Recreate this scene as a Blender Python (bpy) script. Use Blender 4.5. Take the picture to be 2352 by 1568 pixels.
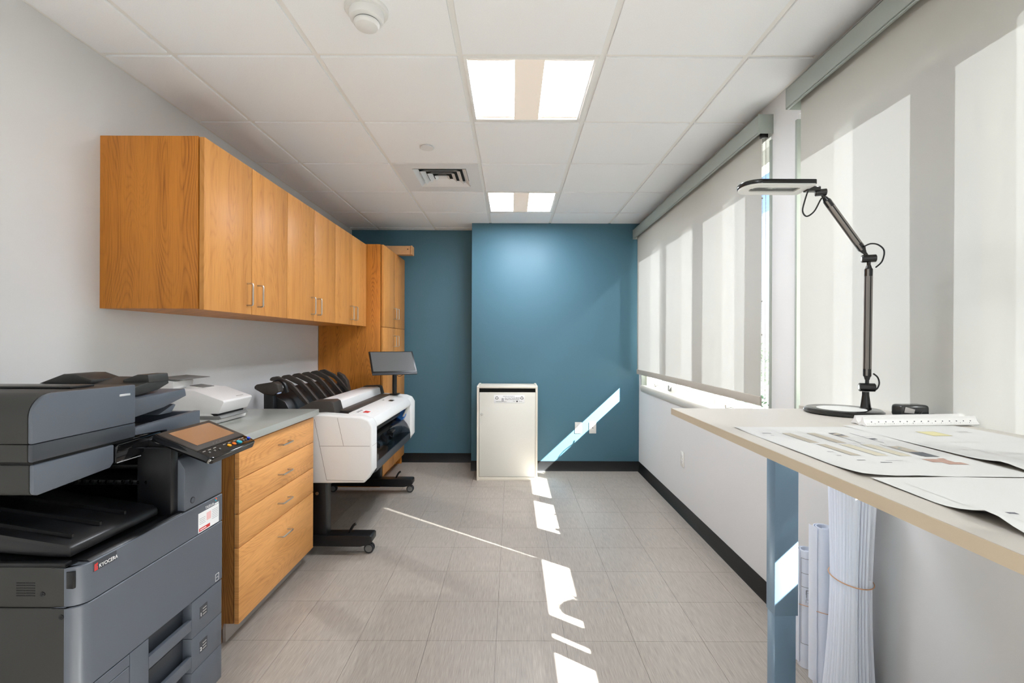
import bpy, bmesh, math, random
from mathutils import Vector, Matrix
random.seed(7)
for o in list(bpy.data.objects): bpy.data.objects.remove(o)
SC = bpy.context.scene
COL = SC.collection
PI = math.pi
HC = 1.322          # camera height
CZ = 2.532          # ceiling height
XL, XR = -1.755, 1.303
YF, YB, YN = 4.85, 5.18, -2.4   # protruding far wall, recessed far wall, wall behind camera

# ---------------------------------------------------------------- camera
cd = bpy.data.cameras.new('camera'); cam = bpy.data.objects.new('camera', cd); COL.objects.link(cam)
cam.location = (0, 0, HC); cam.rotation_euler = (PI/2, -math.radians(0.2), 0)
cd.sensor_width = 36; cd.lens = 16.653; cd.clip_start = .02; cd.clip_end = 200
SC.camera = cam
# ---------------------------------------------------------------- world, sun, exposure
W = bpy.data.worlds.new('world'); SC.world = W; W.use_nodes = True
wn = W.node_tree.nodes; wl = W.node_tree.links; wn.clear()
wo = wn.new('ShaderNodeOutputWorld'); wb = wn.new('ShaderNodeBackground')
sky = wn.new('ShaderNodeTexSky'); sky.sky_type = 'NISHITA'; sky.sun_disc = False
SUN = Vector((1, -.74, .93)).normalized()
sky.sun_elevation = math.asin(SUN.z); sky.sun_rotation = math.atan2(SUN.x, SUN.y)
sky.dust_density = 1.2; sky.air_density = .5
wb.inputs['Strength'].default_value = 0.2
wl.new(sky.outputs[0], wb.inputs[0]); wl.new(wb.outputs[0], wo.inputs[0])
sd = bpy.data.lights.new('sun', 'SUN'); sd.energy = 26.0; sd.angle = math.radians(.5); sd.color = (1, 1, 1)
sun = bpy.data.objects.new('sun', sd); COL.objects.link(sun); sun.location = SUN*12
sun.rotation_euler = SUN.to_track_quat('Z', 'Y').to_euler()
SC.view_settings.view_transform = 'Standard'; SC.view_settings.look = 'None'
SC.view_settings.gamma = 1; SC.view_settings.use_curve_mapping = False
SC.view_settings.exposure = 1.6
LAMP = 14.0          # emission of the ceiling troffers

# ---------------------------------------------------------------- materials
def lin(c):
    c = c/255
    return c/12.92 if c <= .04045 else ((c+.055)/1.055)**2.4
def rgb(r, g, b): return (lin(r), lin(g), lin(b), 1)
def mat(name, col, rough=.5, metal=0., spec=.5, coat=0., noise=0., nscale=60, bump=0., bscale=200, bdist=.001):
    m = bpy.data.materials.new(name); m.use_nodes = True
    n = m.node_tree.nodes; l = m.node_tree.links; p = n['Principled BSDF']
    p.inputs['Base Color'].default_value = rgb(*col); p.inputs['Roughness'].default_value = rough
    p.inputs['Metallic'].default_value = metal; p.inputs['Specular IOR Level'].default_value = spec
    p.inputs['Coat Weight'].default_value = coat
    tc = n.new('ShaderNodeTexCoord')
    t = n.new('ShaderNodeTexNoise'); t.inputs['Scale'].default_value = nscale; t.inputs['Detail'].default_value = 3
    l.new(tc.outputs['Object'], t.inputs['Vector'])
    if noise > 0:
        r = n.new('ShaderNodeValToRGB'); a = [x*(1-noise) for x in rgb(*col)[:3]]; b = [min(1, x*(1+noise)) for x in rgb(*col)[:3]]
        r.color_ramp.elements[0].position = .3; r.color_ramp.elements[1].position = .7
        r.color_ramp.elements[0].color = (*a, 1); r.color_ramp.elements[1].color = (*b, 1)
        l.new(t.outputs['Fac'], r.inputs['Fac']); l.new(r.outputs['Color'], p.inputs['Base Color'])
    if bump > 0:
        t2 = n.new('ShaderNodeTexNoise'); t2.inputs['Scale'].default_value = bscale; t2.inputs['Detail'].default_value = 2
        l.new(tc.outputs['Object'], t2.inputs['Vector'])
        bn = n.new('ShaderNodeBump'); bn.inputs['Strength'].default_value = bump; bn.inputs['Distance'].default_value = bdist
        l.new(t2.outputs['Fac'], bn.inputs['Height']); l.new(bn.outputs['Normal'], p.inputs['Normal'])
    return m
def emis(name, col, s, base=(255, 255, 255)):
    m = mat(name, base, .6); p = m.node_tree.nodes['Principled BSDF']
    p.inputs['Emission Color'].default_value = rgb(*col); p.inputs['Emission Strength'].default_value = s
    return m
def math_node(n, l, op, a, b=None):
    m = n.new('ShaderNodeMath'); m.operation = op
    for i, v in enumerate((a, b)):
        if v is None: continue
        if isinstance(v, (int, float)): m.inputs[i].default_value = v
        else: l.new(v, m.inputs[i])
    return m.outputs[0]
def wood(name, c0, c1, horiz=False, rough=.42, us=8., ws=1.1, lines=80., amt=.5, pore=.9):
    m = bpy.data.materials.new(name); m.use_nodes = True
    n = m.node_tree.nodes; l = m.node_tree.links; p = n['Principled BSDF']
    tc = n.new('ShaderNodeTexCoord'); oi = n.new('ShaderNodeObjectInfo'); sp = n.new('ShaderNodeSeparateXYZ')
    l.new(tc.outputs['Object'], sp.inputs[0])
    h = math_node(n, l, 'ADD', sp.outputs[0], sp.outputs[1]); z = sp.outputs[2]
    u, w = (z, h) if horiz else (h, z)
    r = math_node(n, l, 'MULTIPLY', oi.outputs['Random'], 37.)
    cv = n.new('ShaderNodeCombineXYZ')
    l.new(math_node(n, l, 'MULTIPLY', u, us), cv.inputs[0]); l.new(math_node(n, l, 'MULTIPLY', w, ws), cv.inputs[1]); l.new(r, cv.inputs[2])
    n1 = n.new('ShaderNodeTexNoise'); n1.inputs['Scale'].default_value = 1; n1.inputs['Detail'].default_value = 1.2; n1.inputs['Roughness'].default_value = .35
    l.new(cv.outputs[0], n1.inputs['Vector'])
    s = math_node(n, l, 'SINE', math_node(n, l, 'MULTIPLY', n1.outputs['Fac'], lines))
    s = math_node(n, l, 'POWER', math_node(n, l, 'ABSOLUTE', s), .6)      # thin dark contour lines of cathedral grain
    # fine pores
    cf = n.new('ShaderNodeCombineXYZ')
    l.new(math_node(n, l, 'MULTIPLY', u, 330.), cf.inputs[0]); l.new(math_node(n, l, 'MULTIPLY', w, 9.), cf.inputs[1]); l.new(r, cf.inputs[2])
    n2 = n.new('ShaderNodeTexNoise'); n2.inputs['Scale'].default_value = 1; n2.inputs['Detail'].default_value = 2
    l.new(cf.outputs[0], n2.inputs['Vector'])
    cg = n.new('ShaderNodeCombineXYZ')
    l.new(math_node(n, l, 'MULTIPLY', u, 22.), cg.inputs[0]); l.new(math_node(n, l, 'MULTIPLY', w, .8), cg.inputs[1]); l.new(r, cg.inputs[2])
    n3 = n.new('ShaderNodeTexNoise'); n3.inputs['Scale'].default_value = 1; n3.inputs['Detail'].default_value = 2
    l.new(cg.outputs[0], n3.inputs['Vector'])
    # lines are strong only in some bands
    msk = n.new('ShaderNodeMapRange'); msk.inputs[1].default_value = .42; msk.inputs[2].default_value = .62
    l.new(n3.outputs['Fac'], msk.inputs[0])
    inv = math_node(n, l, 'SUBTRACT', 1., s)
    f = math_node(n, l, 'MULTIPLY', inv, math_node(n, l, 'ADD', .25, math_node(n, l, 'MULTIPLY', msk.outputs[0], .75)))
    f = math_node(n, l, 'MULTIPLY', f, amt)
    f2 = math_node(n, l, 'MULTIPLY', math_node(n, l, 'SUBTRACT', n2.outputs['Fac'], .42), pore)
    f3 = math_node(n, l, 'MULTIPLY', math_node(n, l, 'SUBTRACT', n3.outputs['Fac'], .45), .7)
    fs = math_node(n, l, 'ADD', f, math_node(n, l, 'ADD', f2, f3))
    mr = n.new('ShaderNodeMapRange'); l.new(fs, mr.inputs[0])
    mx = n.new('ShaderNodeMix'); mx.data_type = 'RGBA'
    mx.inputs[6].default_value = rgb(*c0); mx.inputs[7].default_value = rgb(*c1)
    l.new(mr.outputs[0], mx.inputs[0]); l.new(mx.outputs[2], p.inputs['Base Color'])
    p.inputs['Roughness'].default_value = rough; p.inputs['Specular IOR Level'].default_value = .35
    return m

M = {}
M['wall'] = mat('wall_paint', (216, 216, 216), .75, bump=.08, bscale=900, bdist=.0005)
M['blue'] = mat('blue_paint', (78, 117, 134), .5, spec=.4, bump=.12, bscale=700, bdist=.0005)
M['tile'] = mat('ceiling_tile', (245, 247, 249), .9, noise=.02, nscale=250, bump=.15, bscale=500, bdist=.0006)
M['grid'] = mat('ceiling_grid_metal', (240, 239, 236), .55)
M['base'] = mat('black_baseboard', (13, 13, 14), .45, spec=.4)
M['oak'] = wood('oak_laminate', (214, 151, 81), (168, 100, 40), amt=.42)
M['oakh'] = wood('oak_drawer', (238, 174, 104), (184, 112, 52), horiz=True, us=9, ws=1.3, lines=95, amt=.34)
M['oaks'] = wood('oak_side', (212, 136, 52), (142, 78, 24), us=8, ws=1.2, lines=110, amt=.6)  # same oak as the doors, shade of the sides put into its colour
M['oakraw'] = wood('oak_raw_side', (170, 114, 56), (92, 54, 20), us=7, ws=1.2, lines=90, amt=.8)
M['steel'] = mat('brushed_steel', (200, 196, 190), .3, metal=1)
M['counter'] = mat('grey_laminate', (168, 170, 164), .22, spec=.6, noise=.02, nscale=300)
M['toe'] = mat('grey_toe_kick', (170, 163, 157), .6)
M['char'] = mat('charcoal_plastic', (86, 92, 101), .42, bump=.1, bscale=1500, bdist=.0003)
M['charside'] = mat('dark_warm_grey_plastic', (42, 42, 40), .5)  # charcoal darkened to carry shade on the near faces; also the dark trays
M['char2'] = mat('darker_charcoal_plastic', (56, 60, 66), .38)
M['blk'] = mat('black_plastic', (18, 18, 20), .35)
M['glossblk'] = mat('glossy_black_plastic', (12, 12, 14), .08, spec=.7)
M['dkbrown'] = mat('dark_warm_plastic', (58, 52, 47), .5)
M['void'] = mat('deep_black', (6, 6, 7), .7)
M['white'] = mat('white_plastic', (230, 230, 228), .4)
M['whitew'] = mat('white_plastic_cool', (236, 234, 232), .35)
M['seam'] = mat('seam_shadow_line', (120, 116, 110), .8)
M['screen'] = mat('dark_screen_glass', (96, 98, 99), .25, spec=.6)
M['amber'] = mat('reflective_panel_screen', (150, 112, 84), .15, spec=.6)  # brown base colour stands in for the mirrored oak
M['cream'] = mat('cream_laminate', (222, 214, 200), .5)
M['door'] = mat('pale_grey_door', (220, 217, 208), .35)
M['desk'] = mat('desk_top_laminate', (196, 190, 181), .45, spec=.5)
M['deskedge'] = mat('desk_edge_band', (190, 176, 154), .5)
M['legm'] = mat('desk_leg_enamel', (122, 150, 174), .3, metal=.35)
M['paper'] = mat('drawing_paper', (212, 211, 208), .7)
M['rollp'] = mat('bundle_paper', (232, 238, 250), .6)
M['band'] = mat('rubber_band', (206, 158, 122), .6)
M['ink'] = mat('printed_ink', (96, 96, 104), .7)
M['inkl'] = mat('pale_printed_ink', (196, 192, 188), .7)
M['beige'] = mat('printed_beige', (182, 173, 156), .7)
M['dkgrey'] = mat('printed_dark_grey', (92, 94, 98), .7)
M['teal'] = mat('printed_teal', (50, 130, 145), .7)
M['terra'] = mat('printed_terracotta', (178, 146, 132), .7)
M['yell'] = mat('printed_yellow', (216, 208, 160), .7)
M['red'] = mat('red_print', (214, 50, 44), .5)
M['whitep'] = mat('white_print', (240, 240, 240), .5)
M['pink'] = mat('pink_print', (236, 190, 188), .6)
M['orange'] = mat('orange_button', (240, 120, 40), .3)
M['yel2'] = mat('amber_button', (245, 170, 30), .3)
M['cyan'] = mat('cyan_button', (40, 180, 200), .3)
M['bluebtn'] = mat('blue_button', (30, 80, 220), .3)
M['bluedisc'] = mat('blue_spindle_plastic', (60, 130, 215), .35)
M['valance'] = mat('shade_valance', (154, 161, 154), .55)
M['hem'] = mat('shade_hem_bar', (178, 171, 160), .7)
M['chain'] = mat('bead_chain', (150, 146, 140), .4)
M['wframe'] = mat('white_window_frame', (236, 236, 234), .4)
M['sill'] = mat('sill_trim', (196, 192, 184), .45)
M['grey'] = mat('grey_plastic', (120, 120, 118), .5)
M['card'] = mat('cardboard', (196, 150, 104), .8, noise=.05, nscale=40)
M['lampblk'] = mat('lamp_black', (22, 21, 22), .15, spec=.6)
M['lampgrey'] = mat('lamp_anodised_grey', (140, 134, 130), .4, metal=.4)
M['led'] = mat('frosted_diffuser', (226, 226, 222), .5)
M['vent'] = mat('vent_enamel', (232, 233, 234), .5)
M['plate'] = mat('white_wall_plate', (226, 224, 218), .4)
M['glow'] = emis('troffer_diffuser', (240, 246, 255), LAMP)
M['glow2'] = emis('troffer_centre_panel', (255, 236, 216), .12, (206, 199, 190))
M['leaf'] = mat('leaf', (60, 92, 60), .6, noise=.3, nscale=12)
M['ground'] = mat('dull_paving', (104, 104, 98), .9, noise=.1, nscale=3)
M['silver'] = mat('silver_badge', (225, 226, 228), .25, metal=.6)
M['winter'] = mat('rubber_wheel', (40, 40, 44), .5)

# floor tile with fine streaks along Y
def floor_mat():
    m = bpy.data.materials.new('streaked_vinyl_tile'); m.use_nodes = True
    n = m.node_tree.nodes; l = m.node_tree.links; p = n['Principled BSDF']
    tc = n.new('ShaderNodeTexCoord'); oi = n.new('ShaderNodeObjectInfo')
    ad = n.new('ShaderNodeVectorMath'); ad.operation = 'ADD'
    l.new(tc.outputs['Object'], ad.inputs[0]); l.new(oi.outputs['Location'], ad.inputs[1])
    outs = []
    for sx, sy, dt in ((430, 14, 3), (120, 7, 2), (1.2, 1.2, 1)):
        mp = n.new('ShaderNodeMapping'); mp.inputs['Scale'].default_value = (sx, sy, 1)
        l.new(ad.outputs[0], mp.inputs[0])
        t = n.new('ShaderNodeTexNoise'); t.inputs['Scale'].default_value = 1; t.inputs['Detail'].default_value = dt
        l.new(mp.outputs[0], t.inputs['Vector']); outs.append(t.outputs['Fac'])
    f = math_node(n, l, 'ADD', math_node(n, l, 'MULTIPLY', outs[0], .62), math_node(n, l, 'ADD', math_node(n, l, 'MULTIPLY', outs[1], .25), math_node(n, l, 'MULTIPLY', outs[2], .1)))
    f = math_node(n, l, 'ADD', f, math_node(n, l, 'MULTIPLY', oi.outputs['Random'], .025))
    mr = n.new('ShaderNodeMapRange'); mr.inputs[1].default_value = .28; mr.inputs[2].default_value = .71; l.new(f, mr.inputs[0])
    mx = n.new('ShaderNodeMix'); mx.data_type = 'RGBA'
    mx.inputs[6].default_value = rgb(139, 130, 121); mx.inputs[7].default_value = rgb(184, 175, 165)
    l.new(mr.outputs[0], mx.inputs[0]); l.new(mx.outputs[2], p.inputs['Base Color'])
    p.inputs['Roughness'].default_value = .36; p.inputs['Specular IOR Level'].default_value = .45
    b = n.new('ShaderNodeBump'); b.inputs['Strength'].default_value = .15; b.inputs['Distance'].default_value = .0006
    l.new(outs[0], b.inputs['Height']); l.new(b.outputs[0], p.inputs['Normal'])
    return m
M['floor'] = floor_mat()
def shade_mat():
    m = bpy.data.materials.new('solar_shade_fabric'); m.use_nodes = True
    n = m.node_tree.nodes; l = m.node_tree.links; n.clear()
    o = n.new('ShaderNodeOutputMaterial')
    d = n.new('ShaderNodeBsdfDiffuse'); d.inputs[0].default_value = rgb(178, 176, 168)
    t = n.new('ShaderNodeBsdfTranslucent'); t.inputs[0].default_value = (.84, .84, .84, 1)
    tr = n.new('ShaderNodeBsdfTransparent')
    m1 = n.new('ShaderNodeMixShader'); m1.inputs[0].default_value = .021
    l.new(d.outputs[0], m1.inputs[1]); l.new(t.outputs[0], m1.inputs[2])
    m2 = n.new('ShaderNodeMixShader'); m2.inputs[0].default_value = .012
    l.new(m1.outputs[0], m2.inputs[1]); l.new(tr.outputs[0], m2.inputs[2]); l.new(m2.outputs[0], o.inputs[0])
    return m
M['shade'] = shade_mat()
def glass_mat(name, tint=(.96, .98, .97, 1), g=.06):
    m = bpy.data.materials.new(name); m.use_nodes = True
    n = m.node_tree.nodes; l = m.node_tree.links; n.clear()
    o = n.new('ShaderNodeOutputMaterial'); a = n.new('ShaderNodeBsdfTransparent'); a.inputs[0].default_value = tint
    b = n.new('ShaderNodeBsdfGlossy'); b.inputs['Roughness'].default_value = .02
    fr = n.new('ShaderNodeLayerWeight'); fr.inputs[0].default_value = .5
    f = math_node(n, l, 'ADD', math_node(n, l, 'MULTIPLY', math_node(n, l, 'POWER', fr.outputs['Facing'], 4.), .5), .03)
    mx = n.new('ShaderNodeMixShader'); l.new(f, mx.inputs[0])
    l.new(a.outputs[0], mx.inputs[1]); l.new(b.outputs[0], mx.inputs[2]); l.new(mx.outputs[0], o.inputs[0])
    return m
M['glass'] = glass_mat('window_glass')
M['smoke'] = glass_mat('smoked_clear_plastic', (.55, .57, .61, 1))

# ---------------------------------------------------------------- mesh helpers
def _merge(dst, src, mx=None):
    if mx: bmesh.ops.transform(src, matrix=mx, verts=src.verts)
    me = bpy.data.meshes.new('tmp'); src.to_mesh(me); src.free(); dst.from_mesh(me); bpy.data.meshes.remove(me)
def BM(): return bmesh.new()
def _bev(b, bev, seg=2):
    if bev > 0:
        es = [e for e in b.edges if len(e.link_faces) == 2 and e.calc_face_angle(0) > .6]
        bmesh.ops.bevel(b, geom=es, offset=bev, segments=seg, affect='EDGES', profile=.5)
def box(bm, x0, x1, y0, y1, z0, z1, bev=0., mx=None, seg=2):
    b = BM(); bmesh.ops.create_cube(b, size=1)
    bmesh.ops.transform(b, matrix=Matrix.Translation(((x0+x1)/2, (y0+y1)/2, (z0+z1)/2)) @ Matrix.Diagonal((abs(x1-x0), abs(y1-y0), abs(z1-z0), 1)), verts=b.verts)
    _bev(b, bev, seg); _merge(bm, b, mx); return bm
def prism(bm, pts, axis, a0, a1, bev=0., mx=None, seg=2):
    b = BM()
    def v(p, a):
        return {'X': (a, p[0], p[1]), 'Y': (p[0], a, p[1]), 'Z': (p[0], p[1], a)}[axis]
    lo = [b.verts.new(v(p, a0)) for p in pts]; hi = [b.verts.new(v(p, a1)) for p in pts]
    b.faces.new(lo); b.faces.new(hi[::-1]); k = len(pts)
    for i in range(k): b.faces.new((lo[i], lo[(i+1) % k], hi[(i+1) % k], hi[i]))
    bmesh.ops.recalc_face_normals(b, faces=b.faces); _bev(b, bev, seg); _merge(bm, b, mx); return bm
def cyl(bm, p0, p1, r0, r1=None, n=24, caps=True, bev=0.):
    p0 = Vector(p0); p1 = Vector(p1); d = p1-p0; b = BM()
    bmesh.ops.create_cone(b, cap_ends=caps, segments=n, radius1=r0, radius2=r0 if r1 is None else r1, depth=d.length)
    if bev: _bev(b, bev, 1)
    _merge(bm, b, Matrix.Translation((p0+p1)/2) @ d.to_track_quat('Z', 'Y').to_matrix().to_4x4()); return bm
def tube(bm, pts, r, n=8, closed=False):
    pts = [Vector(p) for p in pts]; rings = []; k = len(pts); up = None
    for i, p in enumerate(pts):
        a = pts[(i-1) % k] if closed or i > 0 else p; c = pts[(i+1) % k] if closed or i < k-1 else p
        t = (c-a).normalized()
        if up is None: up = t.orthogonal().normalized()
        up = (up - t*up.dot(t)).normalized(); s = t.cross(up)
        rings.append([bm.verts.new(p + (up*math.cos(q*2*PI/n) + s*math.sin(q*2*PI/n))*r) for q in range(n)])
    m = k if closed else k-1
    for i in range(m):
        A = rings[i]; B = rings[(i+1) % k]
        for q in range(n): bm.faces.new((A[q], A[(q+1) % n], B[(q+1) % n], B[q]))
    if not closed: bm.faces.new(rings[0][::-1]); bm.faces.new(rings[-1])
    return bm
def smoothpath(pts, n=6):
    P = [Vector(p) for p in pts]; out = []
    for i in range(len(P)-1):
        a = P[max(i-1, 0)]; b = P[i]; c = P[i+1]; d = P[min(i+2, len(P)-1)]
        for k in range(n):
            t = k/n
            out.append(.5*((2*b) + (-a+c)*t + (2*a-5*b+4*c-d)*t*t + (-a+3*b-3*c+d)*t**3))
    out.append(P[-1]); return out
def lathe(bm, prof, c, n=32, mx=None):
    b = BM(); rings = []
    for r, z in prof:
        rings.append([b.verts.new((r*math.cos(2*PI*i/n), r*math.sin(2*PI*i/n), z)) for i in range(n)] if r > 1e-6 else [b.verts.new((0, 0, z))])
    for A, B in zip(rings, rings[1:]):
        for i in range(n):
            j = (i+1) % n
            if len(A) == 1 and len(B) == 1: continue
            if len(A) == 1: b.faces.new((A[0], B[j], B[i]))
            elif len(B) == 1: b.faces.new((A[i], A[j], B[0]))
            else: b.faces.new((A[i], A[j], B[j], B[i]))
    bmesh.ops.recalc_face_normals(b, faces=b.faces)
    _merge(bm, b, Matrix.Translation(c) @ (mx or Matrix())); return bm
def origin(o):
    v = Vector((0, 0, 0))
    while o is not None: v += o.location; o = o.parent
    return v
def obj(name, bm, m, parent=None, label=None, loc=None, smooth=True):
    """link a bmesh given in world coordinates as one mesh object"""
    bmesh.ops.recalc_face_normals(bm, faces=bm.faces)
    off = origin(parent)
    if loc is not None: off = off + (Vector(loc) - off)
    bmesh.ops.translate(bm, verts=bm.verts, vec=-off)
    me = bpy.data.meshes.new(name); bm.to_mesh(me); bm.free(); me.materials.append(M[m] if isinstance(m, str) else m)
    if smooth: me.shade_smooth(); me.set_sharp_from_angle(angle=math.radians(32))
    o = bpy.data.objects.new(name, me); COL.objects.link(o)
    if parent is not None:
        o.parent = parent
        if loc is not None: o.location = Vector(loc) - origin(parent)
    elif loc is not None: o.location = loc
    if label: o['label'] = label
    return o
def tag(o, label, cat, group=None, kind=None):
    if label: o['label'] = label
    if cat: o['category'] = cat
    if group: o['group'] = group
    if kind: o['kind'] = kind
    return o
def thing(name, loc, label, cat, group=None):
    o = bpy.data.objects.new(name, None); o.empty_display_size = .1; COL.objects.link(o); o.location = loc
    return tag(o, label, cat, group)
def struct(name, bm, m, loc=None):
    o = obj(name, bm, m, None, loc=loc); o['kind'] = 'structure'; return o
def text(name, s, size, loc, axes, m, parent, ext=.0004, align='LEFT', sx=1., shear=0., label=None):
    c = bpy.data.curves.new('t', 'FONT'); c.body = s; c.size = size; c.extrude = ext; c.align_x = align; c.shear = shear; c.resolution_u = 3
    to = bpy.data.objects.new('t', c); COL.objects.link(to)
    bpy.context.view_layer.update()
    me = bpy.data.meshes.new_from_object(to.evaluated_get(bpy.context.evaluated_depsgraph_get()))
    bpy.data.objects.remove(to); bpy.data.curves.remove(c)
    x, y, z = [Vector(a) for a in axes]
    R = Matrix((( x[0]*sx, y[0], z[0], 0), (x[1]*sx, y[1], z[1], 0), (x[2]*sx, y[2], z[2], 0), (0, 0, 0, 1)))
    me.transform(Matrix.Translation(Vector(loc) - origin(parent)) @ R)
    me.name = name; me.materials.clear(); me.materials.append(M[m])
    o = bpy.data.objects.new(name, me); COL.objects.link(o); o.parent = parent
    if label: o['label'] = label
    return o
AX_X = ((0, 1, 0), (0, 0, 1), (1, 0, 0))        # on a face looking to +X
AX_Y = ((1, 0, 0), (0, 0, 1), (0, -1, 0))       # on a face looking to the camera
AX_Z = ((0, 1, 0), (-1, 0, 0), (0, 0, 1))       # lying, read from the +X side
def copy_tree(o, parent=None, loc=None):
    c = o.copy(); COL.objects.link(c)
    if parent is not None: c.parent = parent
    if loc is not None: c.location = loc
    for ch in list(o.children): copy_tree(ch, c)
    return c

# ================================================================ STRUCTURE
# floor: slab and vinyl tiles
fl = struct('floor', box(BM(), XL-.1, XR+.2, YN-.1, YB+.1, -.12, -.003), mat('tile_joint', (90, 82, 76), .8))
tx, ty = .305, .3167
def tile_mesh(x0, x1, y0, y1):
    b = BM(); g = .0007
    prism(b, [(x0+g, y0+g), (x1-g, y0+g), (x1-g, y1-g), (x0+g, y1-g)], 'Z', -.003, 0)
    return b
xs = [XL] + [.545 + tx*k for k in range(-7, 3)] + [XR]
ys = [2.092 + ty*k for k in range(-6, 10)]; ys = [y for y in ys if y < YB-.05] + [YB]
proto = None
for i in range(len(xs)-1):
    for j in range(len(ys)-1):
        full = abs(xs[i+1]-xs[i]-tx) < 1e-3 and abs(ys[j+1]-ys[j]-ty) < 1e-3
        if full and proto is not None:
            t = proto.copy(); COL.objects.link(t); t.location = (xs[i], ys[j], 0)
        else:
            t = obj('floor_tile', tile_mesh(xs[i], xs[i+1], ys[j], ys[j+1]), 'floor', fl, loc=(xs[i], ys[j], 0), smooth=False)
            if full: proto = t
t = obj('floor_sheet', box(BM(), XL, XR, YN, ys[0], -.003, 0), 'floor', fl)

# ceiling: T-bar grid, tiles
cb = BM(); T = .012
gx = [-1.446, -.836, -.226, .384, .994]; gy = [2.01 + .61*k for k in range(-7, 6)]
for x in gx: box(cb, x-T, x+T, YN, YB, CZ+.008, CZ+.014)
for y in gy: box(cb, XL, XR, y-T, y+T, CZ+.0082, CZ+.014)
box(cb, XL, XL+.022, YN, YB, CZ+.003, CZ+.012); box(cb, XR-.022, XR, YN, YF, CZ+.003, CZ+.012)
box(cb, XL, XR, YB-.02, YB, CZ+.003, CZ+.012); box(cb, -.414, XR, YF-.02, YF, CZ+.003, CZ+.012)
box(cb, XL-.1, XR+.2, YN-.1, YB+.1, CZ+.05, CZ+.15)
ce = struct('ceiling', cb, 'grid')
skip = {(2, 7): 1, (2, 10): 1, (2, 4): 1, (2, 1): 1, (1, 9): 1}
X = [XL-.0] + gx + [XR]; Y = [YN] + gy + [YB]
def ctile(x0, x1, y0, y1):
    b = BM(); g = .0125
    prism(b, [(x0+g, y0+g), (x1-g, y0+g), (x1-g, y1-g), (x0+g, y1-g)], 'Z', CZ, CZ+.02, bev=.0012, seg=1); return b
cp = None
lights_at = []
for i in range(len(X)-1):
    for j in range(len(Y)-1):
        x0, x1, y0, y1 = X[i], X[i+1], Y[j], Y[j+1]
        if abs(x0+.226) < .01 and any(abs(y0-v) < .02 for v in (2.01, 3.84, -1.65)): lights_at.append((x0, y0)); continue
        if abs(x0+.836) < .01 and abs(y0-3.23) < .02: continue
        full = 0 < i < len(X)-2 and 0 < j < len(Y)-2
        if full and cp is not None:
            t = cp.copy(); COL.objects.link(t); t.location = (x0, y0, 0)
        else:
            t = obj('ceiling_tile', ctile(x0, x1, y0, y1), 'tile', ce, loc=(x0, y0, 0))
            if full: cp = t

# walls
struct('wall_left', box(BM(), XL-.1, XL, YN-.1, YB+.1, 0, CZ+.05), 'wall')
struct('wall_far', box(BM(), XL-.1, -.3, YB, YB+.1, 0, CZ+.05), 'blue')
struct('wall_far_projection', box(BM(), -.414, XR, YF, YB+.1, 0, CZ+.05, bev=.002), 'blue')
struct('wall_back', box(BM(), XL-.1, XR+.2, YN-.1, YN, 0, CZ+.05), 'wall')
W1 = (2.387, 4.74); W2 = (-.15, 2.161); WFILL = (-2.25, -.42); ZS, ZH = .885, 2.36; XO = 1.50
wr = BM()
box(wr, XR, XO, YN-.1, YF+.3, 0, ZS); box(wr, XR, XO, YN-.1, YF+.3, ZH, CZ+.05)
box(wr, XR, XO, YN-.1, WFILL[0], ZS, ZH); box(wr, XR, XO, WFILL[1], W2[0], ZS, ZH); box(wr, XR, XO, W2[1], W1[0], ZS, ZH); box(wr, XR, XO, W1[1], YF+.3, ZS, ZH)
struct('wall_right', wr, 'wall')
# baseboards with a cove toe
def coveX(b, xw, s, y0, y1):
    prism(b, [(xw, 0), (xw+s*.014, 0), (xw+s*.012, .004), (xw+s*.0045, .016), (xw+s*.0035, .1), (xw, .1)], 'Y', y0, y1)
def coveY(b, yw, x0, x1):
    prism(b, [(yw, 0), (yw-.014, 0), (yw-.012, .004), (yw-.0045, .016), (yw-.0035, .1), (yw, .1)], 'X', x0, x1)
b = BM(); coveX(b, XR, -1, YN, YF); struct('baseboard_right', b, 'base')
b = BM(); coveX(b, XL, 1, YN, YB); struct('baseboard_left', b, 'base')
b = BM(); coveY(b, YF, -.418, XR); struct('baseboard_far', b, 'base')
b = BM(); coveY(b, YB, XL, -.414); struct('baseboard_recess', b, 'base')

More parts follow.
